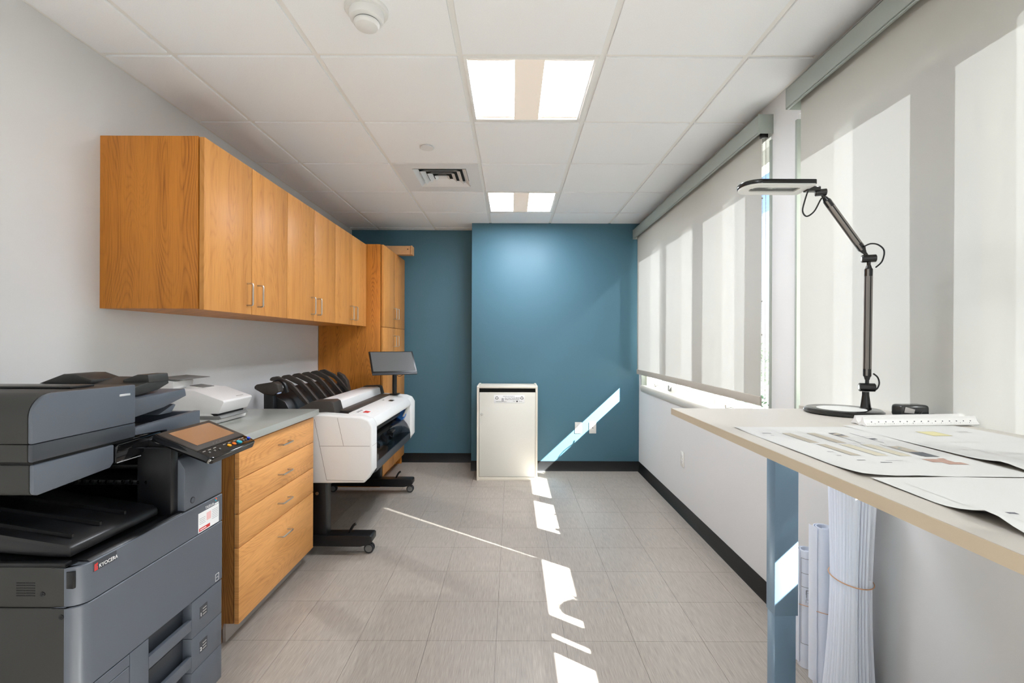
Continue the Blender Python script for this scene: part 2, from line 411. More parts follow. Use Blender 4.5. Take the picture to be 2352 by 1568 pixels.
# windows
def window(name, span, panes, cranks):
    y0, y1 = span
    r = bpy.data.objects.new(name, None); COL.objects.link(r); r.location = (1.40, (y0+y1)/2, ZS); r['kind'] = 'structure'
    b = BM(); XI, XE = 1.36, 1.44; zb, zt = .95, 2.277
    box(b, XI, XE, y0, y1, ZS, zb-.012); box(b, XI, XE, y0, y1, zt, ZH)
    prism(b, [(XI-.012, ZS), (XI, ZS), (XI, zb), (XI-.004, zb), (XI-.012, zb-.018)], 'Y', y0, y1)
    box(b, XI, XE, y0, y1, zb-.012, zb)
    ed = [y0] + [v for p in panes for v in p] + [y1]
    for a, c in zip(ed[::2], ed[1::2]):
        box(b, XI, XE, a, c, zb, zt); m = (a+c)/2; w = min(.018, (c-a)/3)
        box(b, XI-.02, XI, m-w, m+w, ZS, ZH, bev=.003)
    obj('window_frame', b, 'wframe', r)
    for p in panes: obj('pane', box(BM(), 1.398, 1.402, p[0]-.01, p[1]+.01, zb-.01, zt+.01), 'glass', r)
    b = BM(); box(b, XR-.002, XI, y0, y1, ZS-.002, ZS+.004); obj('window_sill', b, 'wframe', r)
    b = BM()   # rounded apron trim below the opening
    prism(b, [(XR, ZS-.058), (XR-.006, ZS-.056), (XR-.014, ZS-.04), (XR-.017, ZS-.02), (XR-.014, ZS-.002), (XR-.008, ZS+.006), (XR, ZS+.006)], 'Y', y0-.03, y1+.01)
    obj('apron_trim', b, 'sill', r)
    b = BM()   # jamb casings beside the opening
    box(b, XR-.008, XR+.05, y0-.012, y0+.004, ZS, ZH-.02, bev=.002); obj('jamb_trim', b, 'valance', r); b = BM(); box(b, XR-.008, XR+.05, y1-.004, y1+.012, ZS, ZH-.02, bev=.002)
    obj('jamb_trim', b, 'valance', r)
    for y in cranks:
        b = BM(); box(b, 1.318, 1.352, y-.035, y+.035, ZS+.004, ZS+.026, bev=.006)
        k = obj('crank_base', b, 'wframe', r)
        b = BM(); tube(b, smoothpath([(1.33, y, ZS+.026), (1.322, y+.01, ZS+.04), (1.318, y+.05, ZS+.048), (1.318, y+.10, ZS+.038), (1.316, y+.125, ZS+.03)]), .0045)
        cyl(b, (1.316, y+.122, ZS+.022), (1.316, y+.13, ZS+.052), .006, n=10); obj('crank_handle', b, 'steel', k)
        b = BM(); cyl(b, (1.34, y-.2, ZS+.05), (1.322, y-.24, ZS+.03), .006, n=8); box(b, 1.33, 1.352, y-.215, y-.18, ZS+.02, ZS+.07, bev=.003); obj('sash_latch', b, 'grey', r)
    return r
window('window_1', W1, [(2.44, 3.07), (3.185, 3.81), (3.92, 4.66)], [4.22, 2.78])
window('window_2', W2, [(-.08, .56), (.65, 1.279), (1.372, 2.0055)], [1.60, .15])

window('window_3', WFILL, [(-2.19, -1.64), (-1.55, -1.0), (-.92, -.47)], [-1.8])  # unseen window added so sun on the floor bounces into the room
# outside: paving and a shrub
gb = BM(); box(gb, XO, 26, -16, 22, -.62, -.5); tag(obj('paving', gb, 'ground'), None, None, kind='structure')
b = BM(); rnd = random.Random(3)
for k in range(900):
    a = rnd.uniform(0, 2*PI); e = rnd.uniform(-1, 1); rr = rnd.uniform(.6, 1)
    c = Vector((3.35+.5*rr*math.cos(a)*math.sqrt(1-e*e), 6.35+.5*rr*math.sin(a)*math.sqrt(1-e*e), .62+.75*rr*e))
    d = Vector((rnd.uniform(-1, 1), rnd.uniform(-1, 1), rnd.uniform(-1, 1))).normalized(); s = d.orthogonal().normalized(); q = d.cross(s)
    vs = [b.verts.new(c + v) for v in (s*.035, q*.018, -s*.035, -q*.018)]; b.faces.new(vs)
r = thing('shrub', (3.35, 6.35, -.5), 'dark green shrub growing outside behind the near edge of the far shade', 'shrub')
fo = obj('foliage', b, 'leaf', r); fo['kind'] = 'stuff'
b = BM(); cyl(b, (3.35, 6.35, -.5), (3.35, 6.35, .4), .03, .015); obj('stem', b, 'dkbrown', r)

# ================================================================ CEILING FIXTURES
def troffer(x0, y0, label, group):
    r = thing('ceiling_light', (x0+.305, y0+.305, CZ), label, 'ceiling light', group)
    x1, y1 = x0+.61, y0+.61; a, c = x0+.028, x1-.036; d, e = y0+.024, y1-.04
    b = BM(); z0, z1 = CZ-.001, CZ+.02
    box(b, x0+.012, a, y0+.012, y1-.012, z0, z1, .001); box(b, c, x1-.012, y0+.012, y1-.012, z0, z1, .001)
    box(b, a, c, y0+.012, d, z0, z1, .001); box(b, a, c, e, y1-.012, z0, z1, .001)
    box(b, x1-.026, x1-.022, y0+.05, y1-.05, z0-.0025, z0+.002)
    obj('frame', b, 'grid', r)
    m0, m1 = x0+.2335, x0+.364
    obj('centre_panel', prism(BM(), [(m0, z0-.001), (m1, z0-.001), (m1-.004, z0+.008), (m0+.004, z0+.008)], 'Y', d, e), 'glow2', r)
    for p, q in ((a, m0), (m1, c)):
        b = BM(); pts = []; n = 12
        for k in range(n+1):
            t = k/n; pts.append((p+(q-p)*t, z1-.012 + .032*math.sin(PI*t)**.8))
        pts2 = [(u, v+.003) for u, v in pts[::-1]]
        prism(b, pts + pts2, 'Y', d+.02, e-.02)
        obj('diffuser', b, 'glow', r)
        for yy, s in ((d, 1), (e, -1)):
            b = BM(); prism(b, [(p, z1-.014)] + pts + [(q, z1-.014)], 'Y', min(yy, yy+s*.02), max(yy, yy+s*.02))
            obj('diffuser_end', b, 'glow2', r)
    return r
tl = {2.01: ('large ceiling light panel nearest the camera, above the aisle', 'ceiling lights in view'),
      3.84: ('smaller looking ceiling light panel close to the blue wall', 'ceiling lights in view'),
      -1.65: ('ceiling light panel behind the camera, out of the picture', 'ceiling lights behind the camera')}  # unseen panel added to supply bounce light
for x0, y0 in lights_at:
    k = min(tl, key=lambda v: abs(v-y0)); troffer(x0, y0, *tl[k])
# supply diffuser
r = thing('ceiling_vent', (-.531, 3.535, CZ), 'square white louvred air vent in the ceiling grid', 'vent')
cx, cy = -.518, 3.515
b = BM(); h = .19
for x0, x1, y0, y1 in ((-.824, cx-h, 3.242, 3.828), (cx+h, -.238, 3.242, 3.828), (cx-h, cx+h, 3.242, cy-h), (cx-h, cx+h, cy+h, 3.828)):
    box(b, x0, x1, y0, y1, CZ, CZ+.012)
obj('face_plate', b, 'vent', r)
box_b = BM(); box(box_b, cx-h-.01, cx+h+.01, cy-h-.01, cy+h+.01, CZ+.045, CZ+.049); obj('duct_opening', box_b, 'void', r)
for k in range(4):
    R = .188 - .045*k; S = R-.027; b = BM()
    lo = [(R, R), (-R, R), (-R, -R), (R, -R)]; hi = [(S, S), (-S, S), (-S, -S), (S, -S)]
    zl, zh = CZ-.003, CZ+.018
    a1 = [b.verts.new((cx+u, cy+v, zl)) for u, v in lo]; a2 = [b.verts.new((cx+u*.985, cy+v*.985, zl+.001)) for u, v in lo]
    c1 = [b.verts.new((cx+u, cy+v, zh)) for u, v in hi]; c2 = [b.verts.new((cx+u*.97, cy+v*.97, zh)) for u, v in hi]
    for i in range(4):
        j = (i+1) % 4
        b.faces.new((a1[i], a1[j], c1[j], c1[i])); b.faces.new((a2[i], a2[j], c2[j], c2[i])); b.faces.new((a1[i], a1[j], a2[j], a2[i])); b.faces.new((c1[i], c1[j], c2[j], c2[i]))
    obj('louver', b, 'vent', r, smooth=False)
obj('louver', prism(BM(), [(cx-.03, cy-.03), (cx+.03, cy-.03), (cx+.03, cy+.03), (cx-.03, cy+.03)], 'Z', CZ+.008, CZ+.011), 'vent', r)
# sprinkler cover
r = thing('sprinkler_cover', (-.534, 2.95, CZ), 'small round flat white cover plate on a ceiling tile', 'sprinkler')
b = BM(); lathe(b, [(0, -.011), (.041, -.011), (.0435, -.009), (.0435, -.007), (.036, -.007), (.036, 0)], (-.534, 2.95, CZ), 40); obj('cover_disc', b, 'vent', r)
b = BM(); cyl(b, (-.534, 2.95, CZ-.001), (-.534, 2.95, CZ+.004), .03); obj('recess_cup', b, 'grey', r)
# smoke detector
sx, sy = -.535, 1.73
r = thing('smoke_detector', (sx, sy, CZ), 'round white smoke detector on the ceiling at the top edge of the picture', 'smoke detector')
b = BM(); lathe(b, [(0, 0), (.078, 0), (.078, -.008), (.074, -.014), (.0, -.014)], (sx, sy, CZ), 40); obj('base', b, 'white', r)
b = BM(); lathe(b, [(.062, -.012), (.062, -.03), (.058, -.04), (.046, -.046), (.0, -.046)], (sx, sy, CZ), 40); obj('housing', b, 'white', r)
b = BM(); lathe(b, [(.044, -.045), (.044, -.052), (.0, -.052)], (sx, sy, CZ), 40); obj('vent_gap', b, 'grey', r)
b = BM(); lathe(b, [(.046, -.05), (.046, -.056), (.04, -.064), (.02, -.07), (0, -.071)], (sx, sy, CZ), 40); obj('dome', b, 'white', r)

# ================================================================ CABINETS
def pull(p, axis, out, L=.104, r=.0042, so=.03):
    """bar pull: ends at p +- L/2 along axis, standing out along out"""
    p = Vector(p); a = Vector(axis)*L/2; o = Vector(out)*so; k = .008
    ks = [p-a, p-a+o*.72, p-a+o*.93+a.normalized()*.002, p-a+o+a.normalized()*k, p+a+o-a.normalized()*k, p+a+o*.93-a.normalized()*.002, p+a+o*.72, p+a]
    b = BM(); tube(b, ks, r, 10); return b
UX = -1.312; ZU0, ZU1 = 1.457, 2.192; UY = 2.014; UW = .749
names = ['oak wall cabinet nearest the camera, showing its dark side panel', 'middle unit of the three oak wall cabinets', 'oak wall cabinet touching the tall oak cabinet']
for k in range(3):
    y0, y1 = UY+UW*k, UY+UW*(k+1)
    r = thing('wall_cabinet', (XL, y0, ZU0), names[k], 'cabinet', 'oak wall cabinets')
    b = BM(); g = .0008; xf = UX-.026
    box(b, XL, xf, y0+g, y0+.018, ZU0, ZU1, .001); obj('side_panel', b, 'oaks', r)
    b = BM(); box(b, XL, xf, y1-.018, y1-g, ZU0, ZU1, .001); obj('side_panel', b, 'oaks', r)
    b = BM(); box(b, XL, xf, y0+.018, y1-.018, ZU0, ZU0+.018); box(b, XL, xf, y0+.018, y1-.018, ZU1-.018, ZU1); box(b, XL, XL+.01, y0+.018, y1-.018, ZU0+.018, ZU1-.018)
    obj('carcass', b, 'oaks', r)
    for d in range(2):
        a = y0+UW/2*d; dr = obj('door', box(BM(), UX-.0205, UX, a+.002, a+UW/2-.002, ZU0-.004, ZU1-.004, .0012), 'oak', r)
        hy = y0+UW/2 + (-.045 if d == 0 else .052)
        obj('handle', pull((UX, hy, 1.55), (0, 0, 1), (1, 0, 0), L=.108), 'steel', dr)
# tall cabinet
TX = -1.165; TY0, TY1 = 4.285, 5.135; TZ = 2.198
r = thing('tall_cabinet', (XL+.3, TY0+.4, 0), 'tall oak storage cabinet standing in the far left corner', 'cabinet')
obj('side_panel', box(BM(), XL+.004, TX-.026, TY0, TY0+.019, 0, TZ, .001), 'oaks', r)
obj('side_panel', box(BM(), XL+.004, TX-.026, TY1-.019, TY1, 0, TZ, .001), 'oaks', r)
b = BM(); box(b, XL+.004, TX-.026, TY0+.019, TY1-.019, .1, .118); box(b, XL+.004, TX-.026, TY0+.019, TY1-.019, TZ-.019, TZ); box(b, XL+.004, XL+.01, TY0+.019, TY1-.019, .118, TZ-.019)
obj('carcass', b, 'oaks', r)
obj('toe_kick', box(BM(), TX-.10, TX-.085, TY0+.019, TY1-.019, 0, .1), 'oaks', r)
ym = (TY0+TY1)/2
for i, (a, c) in enumerate(((TY0+.002, ym-.001), (ym+.001, TY1-.002))):
    for z0, z1, hz in ((.1, 1.447, 1.32), (1.451, TZ-.004, 1.59)):
        dr = obj('door', box(BM(), TX-.0205, TX, a, c, z0, z1, .0012), 'oak', r)
        obj('handle', pull((TX, ym+(-.05 if i == 0 else .05), hz), (0, 0, 1), (1, 0, 0)), 'steel', dr)
# cardboard carton on top of it
r = thing('cardboard_carton', (-1.3, 4.84, TZ), 'long slim tan carton lying on top of the tall oak cabinet', 'box')
obj('carton_body', box(BM(), -1.66, -1.03, 4.79, 4.88, TZ, TZ+.087, .003), 'card', r)
b = BM(); box(b, -1.031, -1.012, 4.785, 4.885, TZ-.001, TZ+.09, .004); obj('end_flap', b, 'card', r)
b = BM(); box(b, -1.30, -1.25, 4.7885, 4.79, TZ+.0, TZ+.0875); obj('tape_strip', b, 'band', r)
obj('hand_hole', box(BM(), -1.062, -1.052, 4.7885, 4.7901, TZ+.048, TZ+.058), 'void', r)
# base cabinet with four drawers
BX = -1.18; BY0, BY1 = 2.057, 2.822
r = thing('drawer_cabinet', (XL, BY0, 0), 'oak base cabinet with four drawers beside the charcoal copier', 'cabinet')
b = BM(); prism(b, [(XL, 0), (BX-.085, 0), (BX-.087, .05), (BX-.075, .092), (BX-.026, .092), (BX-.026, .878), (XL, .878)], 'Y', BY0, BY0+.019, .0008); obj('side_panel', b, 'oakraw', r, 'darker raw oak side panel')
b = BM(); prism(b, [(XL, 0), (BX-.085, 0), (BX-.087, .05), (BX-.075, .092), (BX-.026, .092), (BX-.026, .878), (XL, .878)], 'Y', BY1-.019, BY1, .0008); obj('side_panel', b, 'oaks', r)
b = BM(); box(b, XL, BX-.03, BY0+.019, BY1-.019, .095, .113); obj('bottom_board', b, 'oaks', r); b = BM(); box(b, XL, BX-.03, BY0+.019, BY1-.019, .84, .878); obj('top_board', b, 'oaks', r)
obj('toe_kick', box(BM(), BX-.084, BX-.07, BY0+.019, BY1, 0, .093), 'toe', r, 'light grey vinyl toe kick')
for z0, z1, hz in ((.722, .866, .795), (.571, .7185, .645), (.424, .5675, .499), (.093, .4205, .33)):
    dr = obj('drawer_front', box(BM(), BX-.0205, BX, BY0-.004, BY1-.002, z0, z1, .0012), 'oakh', r)
    obj('handle', pull((BX, 2.447, hz), (0, 1, 0), (1, 0, 0)), 'steel', dr)
# drawer boxes glimpsed in the gap
obj('hinge_rail', box(BM(), BX-.026, BX-.021, BY0+.004, BY1-.01, .10, .86), 'steel', r)
o = obj('countertop', box(BM(), XL, -1.155, 1.98, 2.84, .879, .914, .003), 'counter', loc=(XL, 2.4, .879))
tag(o, 'grey laminate countertop on the drawer cabinet, under the small white printer', 'countertop')

# ================================================================ WHITE RECYCLING CABINET
r = thing('recycling_cabinet', (-.045, 4.67, 0), 'white lockable paper recycling cabinet against the blue wall', 'cabinet')
ax0, ax1, ay0, ay1 = -.332, .246, 4.50, 4.835
for s in (0, 1):
    x = ax0 if s == 0 else ax1-.02
    b = BM(); prism(b, [(ay0, 0), (ay1, 0), (ay1, .899), (ay0+.03, .899), (ay0, .892)], 'X', x, x+.02, .0015); obj('side_panel', b, 'cream', r)
obj('top_panel', box(BM(), ax0+.02, ax1-.02, ay0, ay1, .877, .893, .001), 'cream', r)
obj('back_panel', box(BM(), ax0+.02, ax1-.02, ay1-.012, ay1, .03, .875), 'cream', r)
obj('bottom_rail', box(BM(), ax0+.02, ax1-.02, ay0+.002, ay1, 0, .032, .001), 'cream', r)
obj('paper_slot', box(BM(), ax0+.02, ax1-.02, ay0+.05, ay0+.06, .80, .875), 'void', r, 'dark paper slot')
dr = obj('door', box(BM(), ax0+.024, ax1-.021, ay0+.004, ay0+.022, .036, .838, .0012), 'door', r)
b = BM(); cyl(b, (-.285, ay0+.006, .629), (-.285, ay0-.006, .629), .008, n=20, bev=.001); box(b, -.287, -.2835, ay0-.0075, ay0-.005, .625, .634); obj('lock', b, 'steel', dr)
b = BM(); cyl(b, (-.285, ay0+.0045, .629), (-.285, ay0+.003, .629), .0105, n=20); obj('lock_ring', b, 'grey', dr)
yl = ay0+.0036
lb = obj('label_plate', box(BM(), -.170, .120, yl-.0008, yl+.001, .738, .812, .0003), 'whitep', dr)
EOL = 0
yt = yl-.0010
def txt(s, size, x, z, m='ink', par=None, align='LEFT', sx=1.): return text('lettering', s, size, (x, yt, z), AX_Y, m, par or dr, ext=.0001, align=align, sx=sx)
txt('AJ DATASHRED', .021, -.068, .777, 'dkgrey', sx=1.05)
def small_print(x0, x1, z, seed):
    b = BM(); q = random.Random(seed); x = x0
    while x < x1:
        w = q.uniform(.004, .014); box(b, x, min(x+w, x1), yt-.0002, yt, z, z+.0045); x += w+.003
    obj('small_print', b, 'grey', dr)
small_print(-.085, .03, .800, 1); small_print(-.065, .07, .767, 2); small_print(-.152, -.05, .747, 3)
txt('8', .045, -.098, .753, 'ink')
txt('I Am', .013, .008, .750, 'ink'); txt('Shred', .013, .066, .750, 'ink')
b = BM(); prism(b, [(.050-.009, .757), (.050-.005, .761), (.050, .758), (.050+.005, .761), (.050+.009, .757), (.050+.006, .750), (.050, .743), (.050-.006, .750)], 'Y', yt-.0002, yt); obj('heart_emblem', b, 'blk', dr)
for c in (-.142, .096):     # recycling triangles
    b = BM()
    for k in range(3):
        a = PI/2 + k*2*PI/3
        for d0, d1 in ((.25, .95), (1.15, 1.85)):
            p = [Vector((c, 0, .785)) + Vector((math.cos(q), 0, math.sin(q)))*.0125 for q in (a + d0*PI/3 - PI/3, a + d1*PI/3 - PI/3)]
            q = (p[1]-p[0]).normalized(); nrm = Vector((-q.z, 0, q.x))*.0034
            vs = [p[0]-nrm, p[1]-nrm, p[1]+nrm, p[0]+nrm]
            prism(b, [(v.x, v.z) for v in vs], 'Y', yt-.0002, yt)
    obj('recycling_symbol', b, 'blk', dr)

# ================================================================ WALL OUTLETS
def outlet(pos, face, label, group, kind='duplex'):
    r = thing('wall_outlet', pos, label, 'outlet', group)
    x, y, z = pos; w, h = .035, .0575
    def bb(u0, u1, d0, d1, z0, z1, bev=0.):
        b = BM()
        if face == 'Y': box(b, x+u0, x+u1, y-d1, y-d0, z+z0, z+z1, bev)
        else: box(b, x-d1, x-d0, y+u0, y+u1, z+z0, z+z1, bev)
        return b
    obj('cover_plate', bb(-w, w, 0, .006, -h, h, .002), 'plate', r)
    if kind == 'duplex':
        for s in (-1, 1):
            o = obj('receptacle', bb(-.017, .017, .004, .0078, s*.0195-.014, s*.0195+.014, .002), 'whitew', r)
            b = bb(-.008, -.006, .0075, .0082, s*.0195-.002, s*.0195+.007)
            for u in (.006,):
                b2 = bb(u, u+.002, .0075, .0082, s*.0195-.002, s*.0195+.007); _merge(b, b2)
            b2 = bb(-.002, .002, .0075, .0082, s*.0195-.010, s*.0195-.006); _merge(b, b2)
            obj('socket_slots', b, 'blk', o)
    else:
        o = obj('data_jack', bb(-.009, .009, .005, .0075, -.012, .012, .001), 'whitew', r)
        obj('jack_port', bb(-.005, .005, .0073, .008, -.005, .004), 'blk', o)
    obj('screw', bb(-.002, .002, .0058, .0068, -.002 if kind == 'duplex' else .040, .002 if kind == 'duplex' else .044), 'steel', r)
outlet((.682, YF, .442), 'Y', 'left one of the two wall plates on the blue wall', 'wall plates on the blue wall')
outlet((.829, YF, .442), 'Y', 'right one of the two wall plates on the blue wall, nearer the window', 'wall plates on the blue wall', 'data')
outlet((XR, 3.607, .432), 'X', 'white duplex outlet on the pale wall under the far window', None)

# ================================================================ ROLLER SHADES
def shade(y0, y1, label, chain, zl=1.0):
    r = thing('roller_shade', (1.262, (y0+y1)/2, 1.0), label, 'shade', 'roller shades')
    b = BM(); ny, nz = 40, 24; xs_ = 1.262
    vs = [[b.verts.new((xs_ + .0022*math.sin(j*.55+i*.15)*(i/nz), y0+(y1-y0)*j/ny, 2.44-(2.44-zl-.045)*i/nz)) for j in range(ny+1)] for i in range(nz+1)]
    for i in range(nz):
        for j in range(ny): b.faces.new((vs[i][j], vs[i][j+1], vs[i+1][j+1], vs[i+1][j]))
    obj('fabric', b, 'shade', r)
    obj('hem_bar', box(BM(), 1.256, 1.268, y0, y1, zl, zl+.048, .004), 'hem', r)
    v0, v1 = y0-.03, y1+.05
    b = BM(); box(b, 1.226, 1.230, v0, v1, 2.373, 2.459, .001); box(b, 1.226, 1.303, v0, v1, 2.456, 2.459); box(b, 1.230, 1.240, v0, v1, 2.366, 2.374, .002)
    obj('valance', b, 'valance', r)
    b = BM(); box(b, 1.2255, XR, v0-.004, v0, 2.366, 2.462, .001); obj('end_cap', b, 'valance', r)
    b = BM(); box(b, 1.2255, XR, v1, v1+.004, 2.366, 2.462, .001); obj('end_cap', b, 'valance', r)
    b = BM(); cyl(b, (1.275, y0, 2.42), (1.275, y1, 2.42), .022); obj('roller_tube', b, 'hem', r)
    if chain:
        cy_ = y0-.004
        b = BM()
        for xx, yy in ((1.262, cy_-.002), (1.286, cy_+.01)):
            z = 2.38
            while z > .93:
                c = BM(); bmesh.ops.create_icosphere(c, subdivisions=1, radius=.0024); _merge(b, c, Matrix.Translation((xx, yy, z))); z -= .0068
        for z in (2.05, 1.53, 1.36):
            c = BM(); bmesh.ops.create_icosphere(c, subdivisions=1, radius=.005); _merge(b, c, Matrix.Translation((1.262, cy_-.002, z)))
        o = obj('bead_chain', b, 'chain', r); o['kind'] = 'stuff'
        b = BM(); box(b, 1.255, 1.29, cy_-.006, cy_+.014, 2.355, 2.385, .003); obj('chain_clutch', b, 'blk', r)
    return r
shade(2.400, 4.775, 'far roller shade between the blue wall and the pale pillar', True)
shade(-.1, 2.075, 'near roller shade behind the desk lamp', False)
shade(-2.2, -.45, 'raised roller shade behind the camera', False, 2.2)  # goes with the added window, kept up to let the sun in

# ================================================================ STANDING DESK
DX0, DX1, DY0, DY1, DZ = .538, 1.243, -.23, 1.60, 1.099
r = thing('standing_desk', (.84, .6, 0), 'raised standing desk with a cream top and blue grey metal legs', 'desk')
tp = obj('tabletop', box(BM(), DX0+.0015, DX1-.0015, DY0+.0015, DY1-.0015, DZ-.0195, DZ, 0), 'desk', r)
b = BM(); t = .0018
box(b, DX0, DX0+t, DY0, DY1, DZ-.0205, DZ-.0004); box(b, DX1-t, DX1, DY0, DY1, DZ-.0205, DZ-.0004); box(b, DX0+t, DX1-t, DY0, DY0+t, DZ-.0205, DZ-.0004); box(b, DX0+t, DX1-t, DY1-t, DY1, DZ-.0205, DZ-.0004)
obj('edge_band', b, 'deskedge', tp)
for y0 in (1.524, -.06):
    lg = obj('leg', box(BM(), .848, .924, y0, y0+.051, .442, DZ-.02, .002), 'legm', r)
    obj('inner_leg_tube', box(BM(), .850, .919, y0+.003, y0+.048, .03, .48, .002), 'legm', lg)
    b = BM(); prism(b, [(.60, .012), (1.12, .012), (1.12, .03), (.95, .045), (.82, .045), (.60, .03)], 'Y', y0-.015, y0+.055, .003); ft = obj('foot', b, 'legm', r)
    for x in (.63, 1.09):
        b = BM(); cyl(b, (x, y0+.02, 0), (x, y0+.02, .013), .018, n=20); obj('glide', b, 'blk', ft)
b = BM(); box(b, .866, .906, -.01, 1.525, DZ-.05, DZ-.0205, .002); obj('crossbar', b, 'legm', r)

# items on the desk are modelled at bench size, then set on the desk top at their measured places
DESK_Z = DZ; DZ = 1.113
# ---------------------------------------------------------------- lamp
LX, LY = .988, 1.395
r = thing('desk_lamp', (LX, LY, DZ), 'black and grey jointed task lamp with a flat ring head on the desk', 'lamp')
b = BM(); lathe(b, [(0, 0), (.094, 0), (.100, .003), (.100, .010), (.095, .014), (.093, .015), (0, .015)], (LX-.006, LY+.01, DZ), 64); bs = obj('base', b, 'lampblk', r)
b = BM(); lathe(b, [(0, .015), (.062, .015), (.062, .0158), (0, .0158)], (LX-.018, LY, DZ), 48); obj('charging_pad', b, 'led', bs, 'pale round disc set in the base')
px, pz = 1.042, DZ+.015
b = BM(); cyl(b, (px, LY, pz), (px, LY, pz+.004), .015, n=24); cyl(b, (px, LY, pz+.004), (px, LY, pz+.040), .0135, .009, n=24); cyl(b, (px, LY, pz+.04), (px, LY, pz+.05), .009, n=16); obj('neck', b, 'lampblk', r)
def joint(c, a, L, rr, name='joint'):
    a = Vector(a).normalized(); c = Vector(c); b = BM()
    cyl(b, c-a*L/2, c+a*L/2, rr, n=28, bev=.0015); o = obj(name, b, 'lampblk', r)
    b = BM(); cyl(b, c-a*(L/2+.0006), c-a*(L/2-.001), rr*.62, n=24); obj('joint_cap', b, 'silver', o); b = BM(); cyl(b, c+a*(L/2-.001), c+a*(L/2+.0006), rr*.62, n=24); obj('joint_cap', b, 'silver', o)
ja = (.93, -.36, 0)
P0 = Vector((px+.004, LY, 1.191)); joint(P0, ja, .040, .0125)
P1 = Vector((1.050, LY, 1.570)); joint(P1, ja, .036, .0115)
P2 = Vector((.908, LY, 1.764)); joint(P2, ja, .030, .010)
def arm(A, B, e0, e1, name):
    d = (B-A).normalized(); A1 = A+d*e0; B1 = B-d*e1
    b = BM(); q = d.to_track_quat('Z', 'Y').to_matrix().to_4x4(); L = (B1-A1).length
    prism(b, [(-.0085, -.006), (-.006, -.0085), (.006, -.0085), (.0085, -.006), (.0085, .006), (.006, .0085), (-.006, .0085), (-.0085, .006)], 'Z', -L/2, L/2, mx=Matrix.Translation((A1+B1)/2) @ q)
    o = obj(name, b, 'lampgrey', r)
    b = BM()
    for s in (-1, 1):
        box(b, -.0015, .0015, s*.0084-.0006, s*.0084+.0006, -L/2, L/2, mx=Matrix.Translation((A1+B1)/2) @ q)
        box(b, s*.0084-.0006, s*.0084+.0006, -.0015, .0015, -L/2, L/2, mx=Matrix.Translation((A1+B1)/2) @ q)
    obj('groove', b, 'blk', o)
    for C, s in ((A1, 1), (B1, -1)):
        b = BM(); cyl(b, C-d*.002*s, C+d*.020*s, .0098, n=12); cyl(b, C-d*.012*s, C, .006, .0092, n=12) if s == 1 else cyl(b, C, C+d*.012, .0092, .006, n=12)
        cyl(b, C-d*s*(e0 if s == 1 else e1), C-d*.006*s, .005, n=12)
        obj('end_fitting', b, 'lampblk', o)
arm(P0, P1, .034, .032, 'lower_arm'); arm(P1, P2, .034, .030, 'upper_arm')
# head: rounded U-shaped ring plate
hx0, hx1, hy0, hy1, hz0, hz1 = .668, .868, 1.345, 1.445, 1.772, 1.787
def rr_pts(x0, x1, y0, y1, ra, rb, n=8):
    P = []
    for cx_, cy_, a0, rad in ((x1-rb, y1-rb, 0, rb), (x0+ra, y1-ra, 90, ra), (x0+ra, y0+ra, 180, ra), (x1-rb, y0+rb, 270, rb)):
        for k in range(n+1):
            a = math.radians(a0+90*k/n); P.append((cx_+rad*math.cos(a), cy_+rad*math.sin(a)))
    return P
hp = Vector((.908, LY, 1.766))
tilt = Matrix.Identity(4)
b = BM(); prism(b, rr_pts(hx0, hx1, hy0, hy1, .045, .008), 'Z', hz0+.003, hz1, .001, mx=tilt); hd = obj('lamp_head', b, 'lampblk', r)
def ring(b, o, i, z0, z1):
    n = len(o)
    A = [b.verts.new((*p, z0)) for p in o]; B = [b.verts.new((*p, z0)) for p in i]; C = [b.verts.new((*p, z1)) for p in o]; D = [b.verts.new((*p, z1)) for p in i]
    for k in range(n):
        j = (k+1) % n
        b.faces.new((A[k], A[j], B[j], B[k])); b.faces.new((C[k], C[j], D[j], D[k])); b.faces.new((A[k], A[j], C[j], C[k])); b.faces.new((B[k], B[j], D[j], D[k]))
b = BM(); ring(b, rr_pts(hx0+.002, hx1-.002, hy0+.002, hy1-.002, .043, .007), rr_pts(hx0+.03, hx1-.03, hy0+.03, hy1-.03, .018, .005), hz0-.001, hz0+.003); obj('light_ring', b, 'led', hd)
b = BM(); box(b, hx1-.006, .902, LY-.012, LY+.012, 1.766, 1.780, .003); cyl(b, (.900, LY, 1.772), P2, .006); obj('head_bracket', b, 'lampblk', hd)
cz = LY-.014
for pts in ([(.862, cz, 1.766), (.852, cz, 1.735), (.846, cz, 1.705), (.858, cz, 1.690), (.880, cz, 1.705), (.898, cz, 1.738), (.905, cz, 1.745)],
            [(1.026, cz, 1.603), (1.046, cz, 1.611), (1.068, cz, 1.607), (1.084, cz, 1.590), (1.078, cz, 1.560), (1.060, cz, 1.542)],
            [(1.054, cz, 1.232), (1.066, cz, 1.222), (1.071, cz, 1.205), (1.066, cz, 1.19), (1.058, cz, 1.184)]):
    b = BM(); tube(b, smoothpath(pts), .0022, 8); obj('cable', b, 'blk', r)

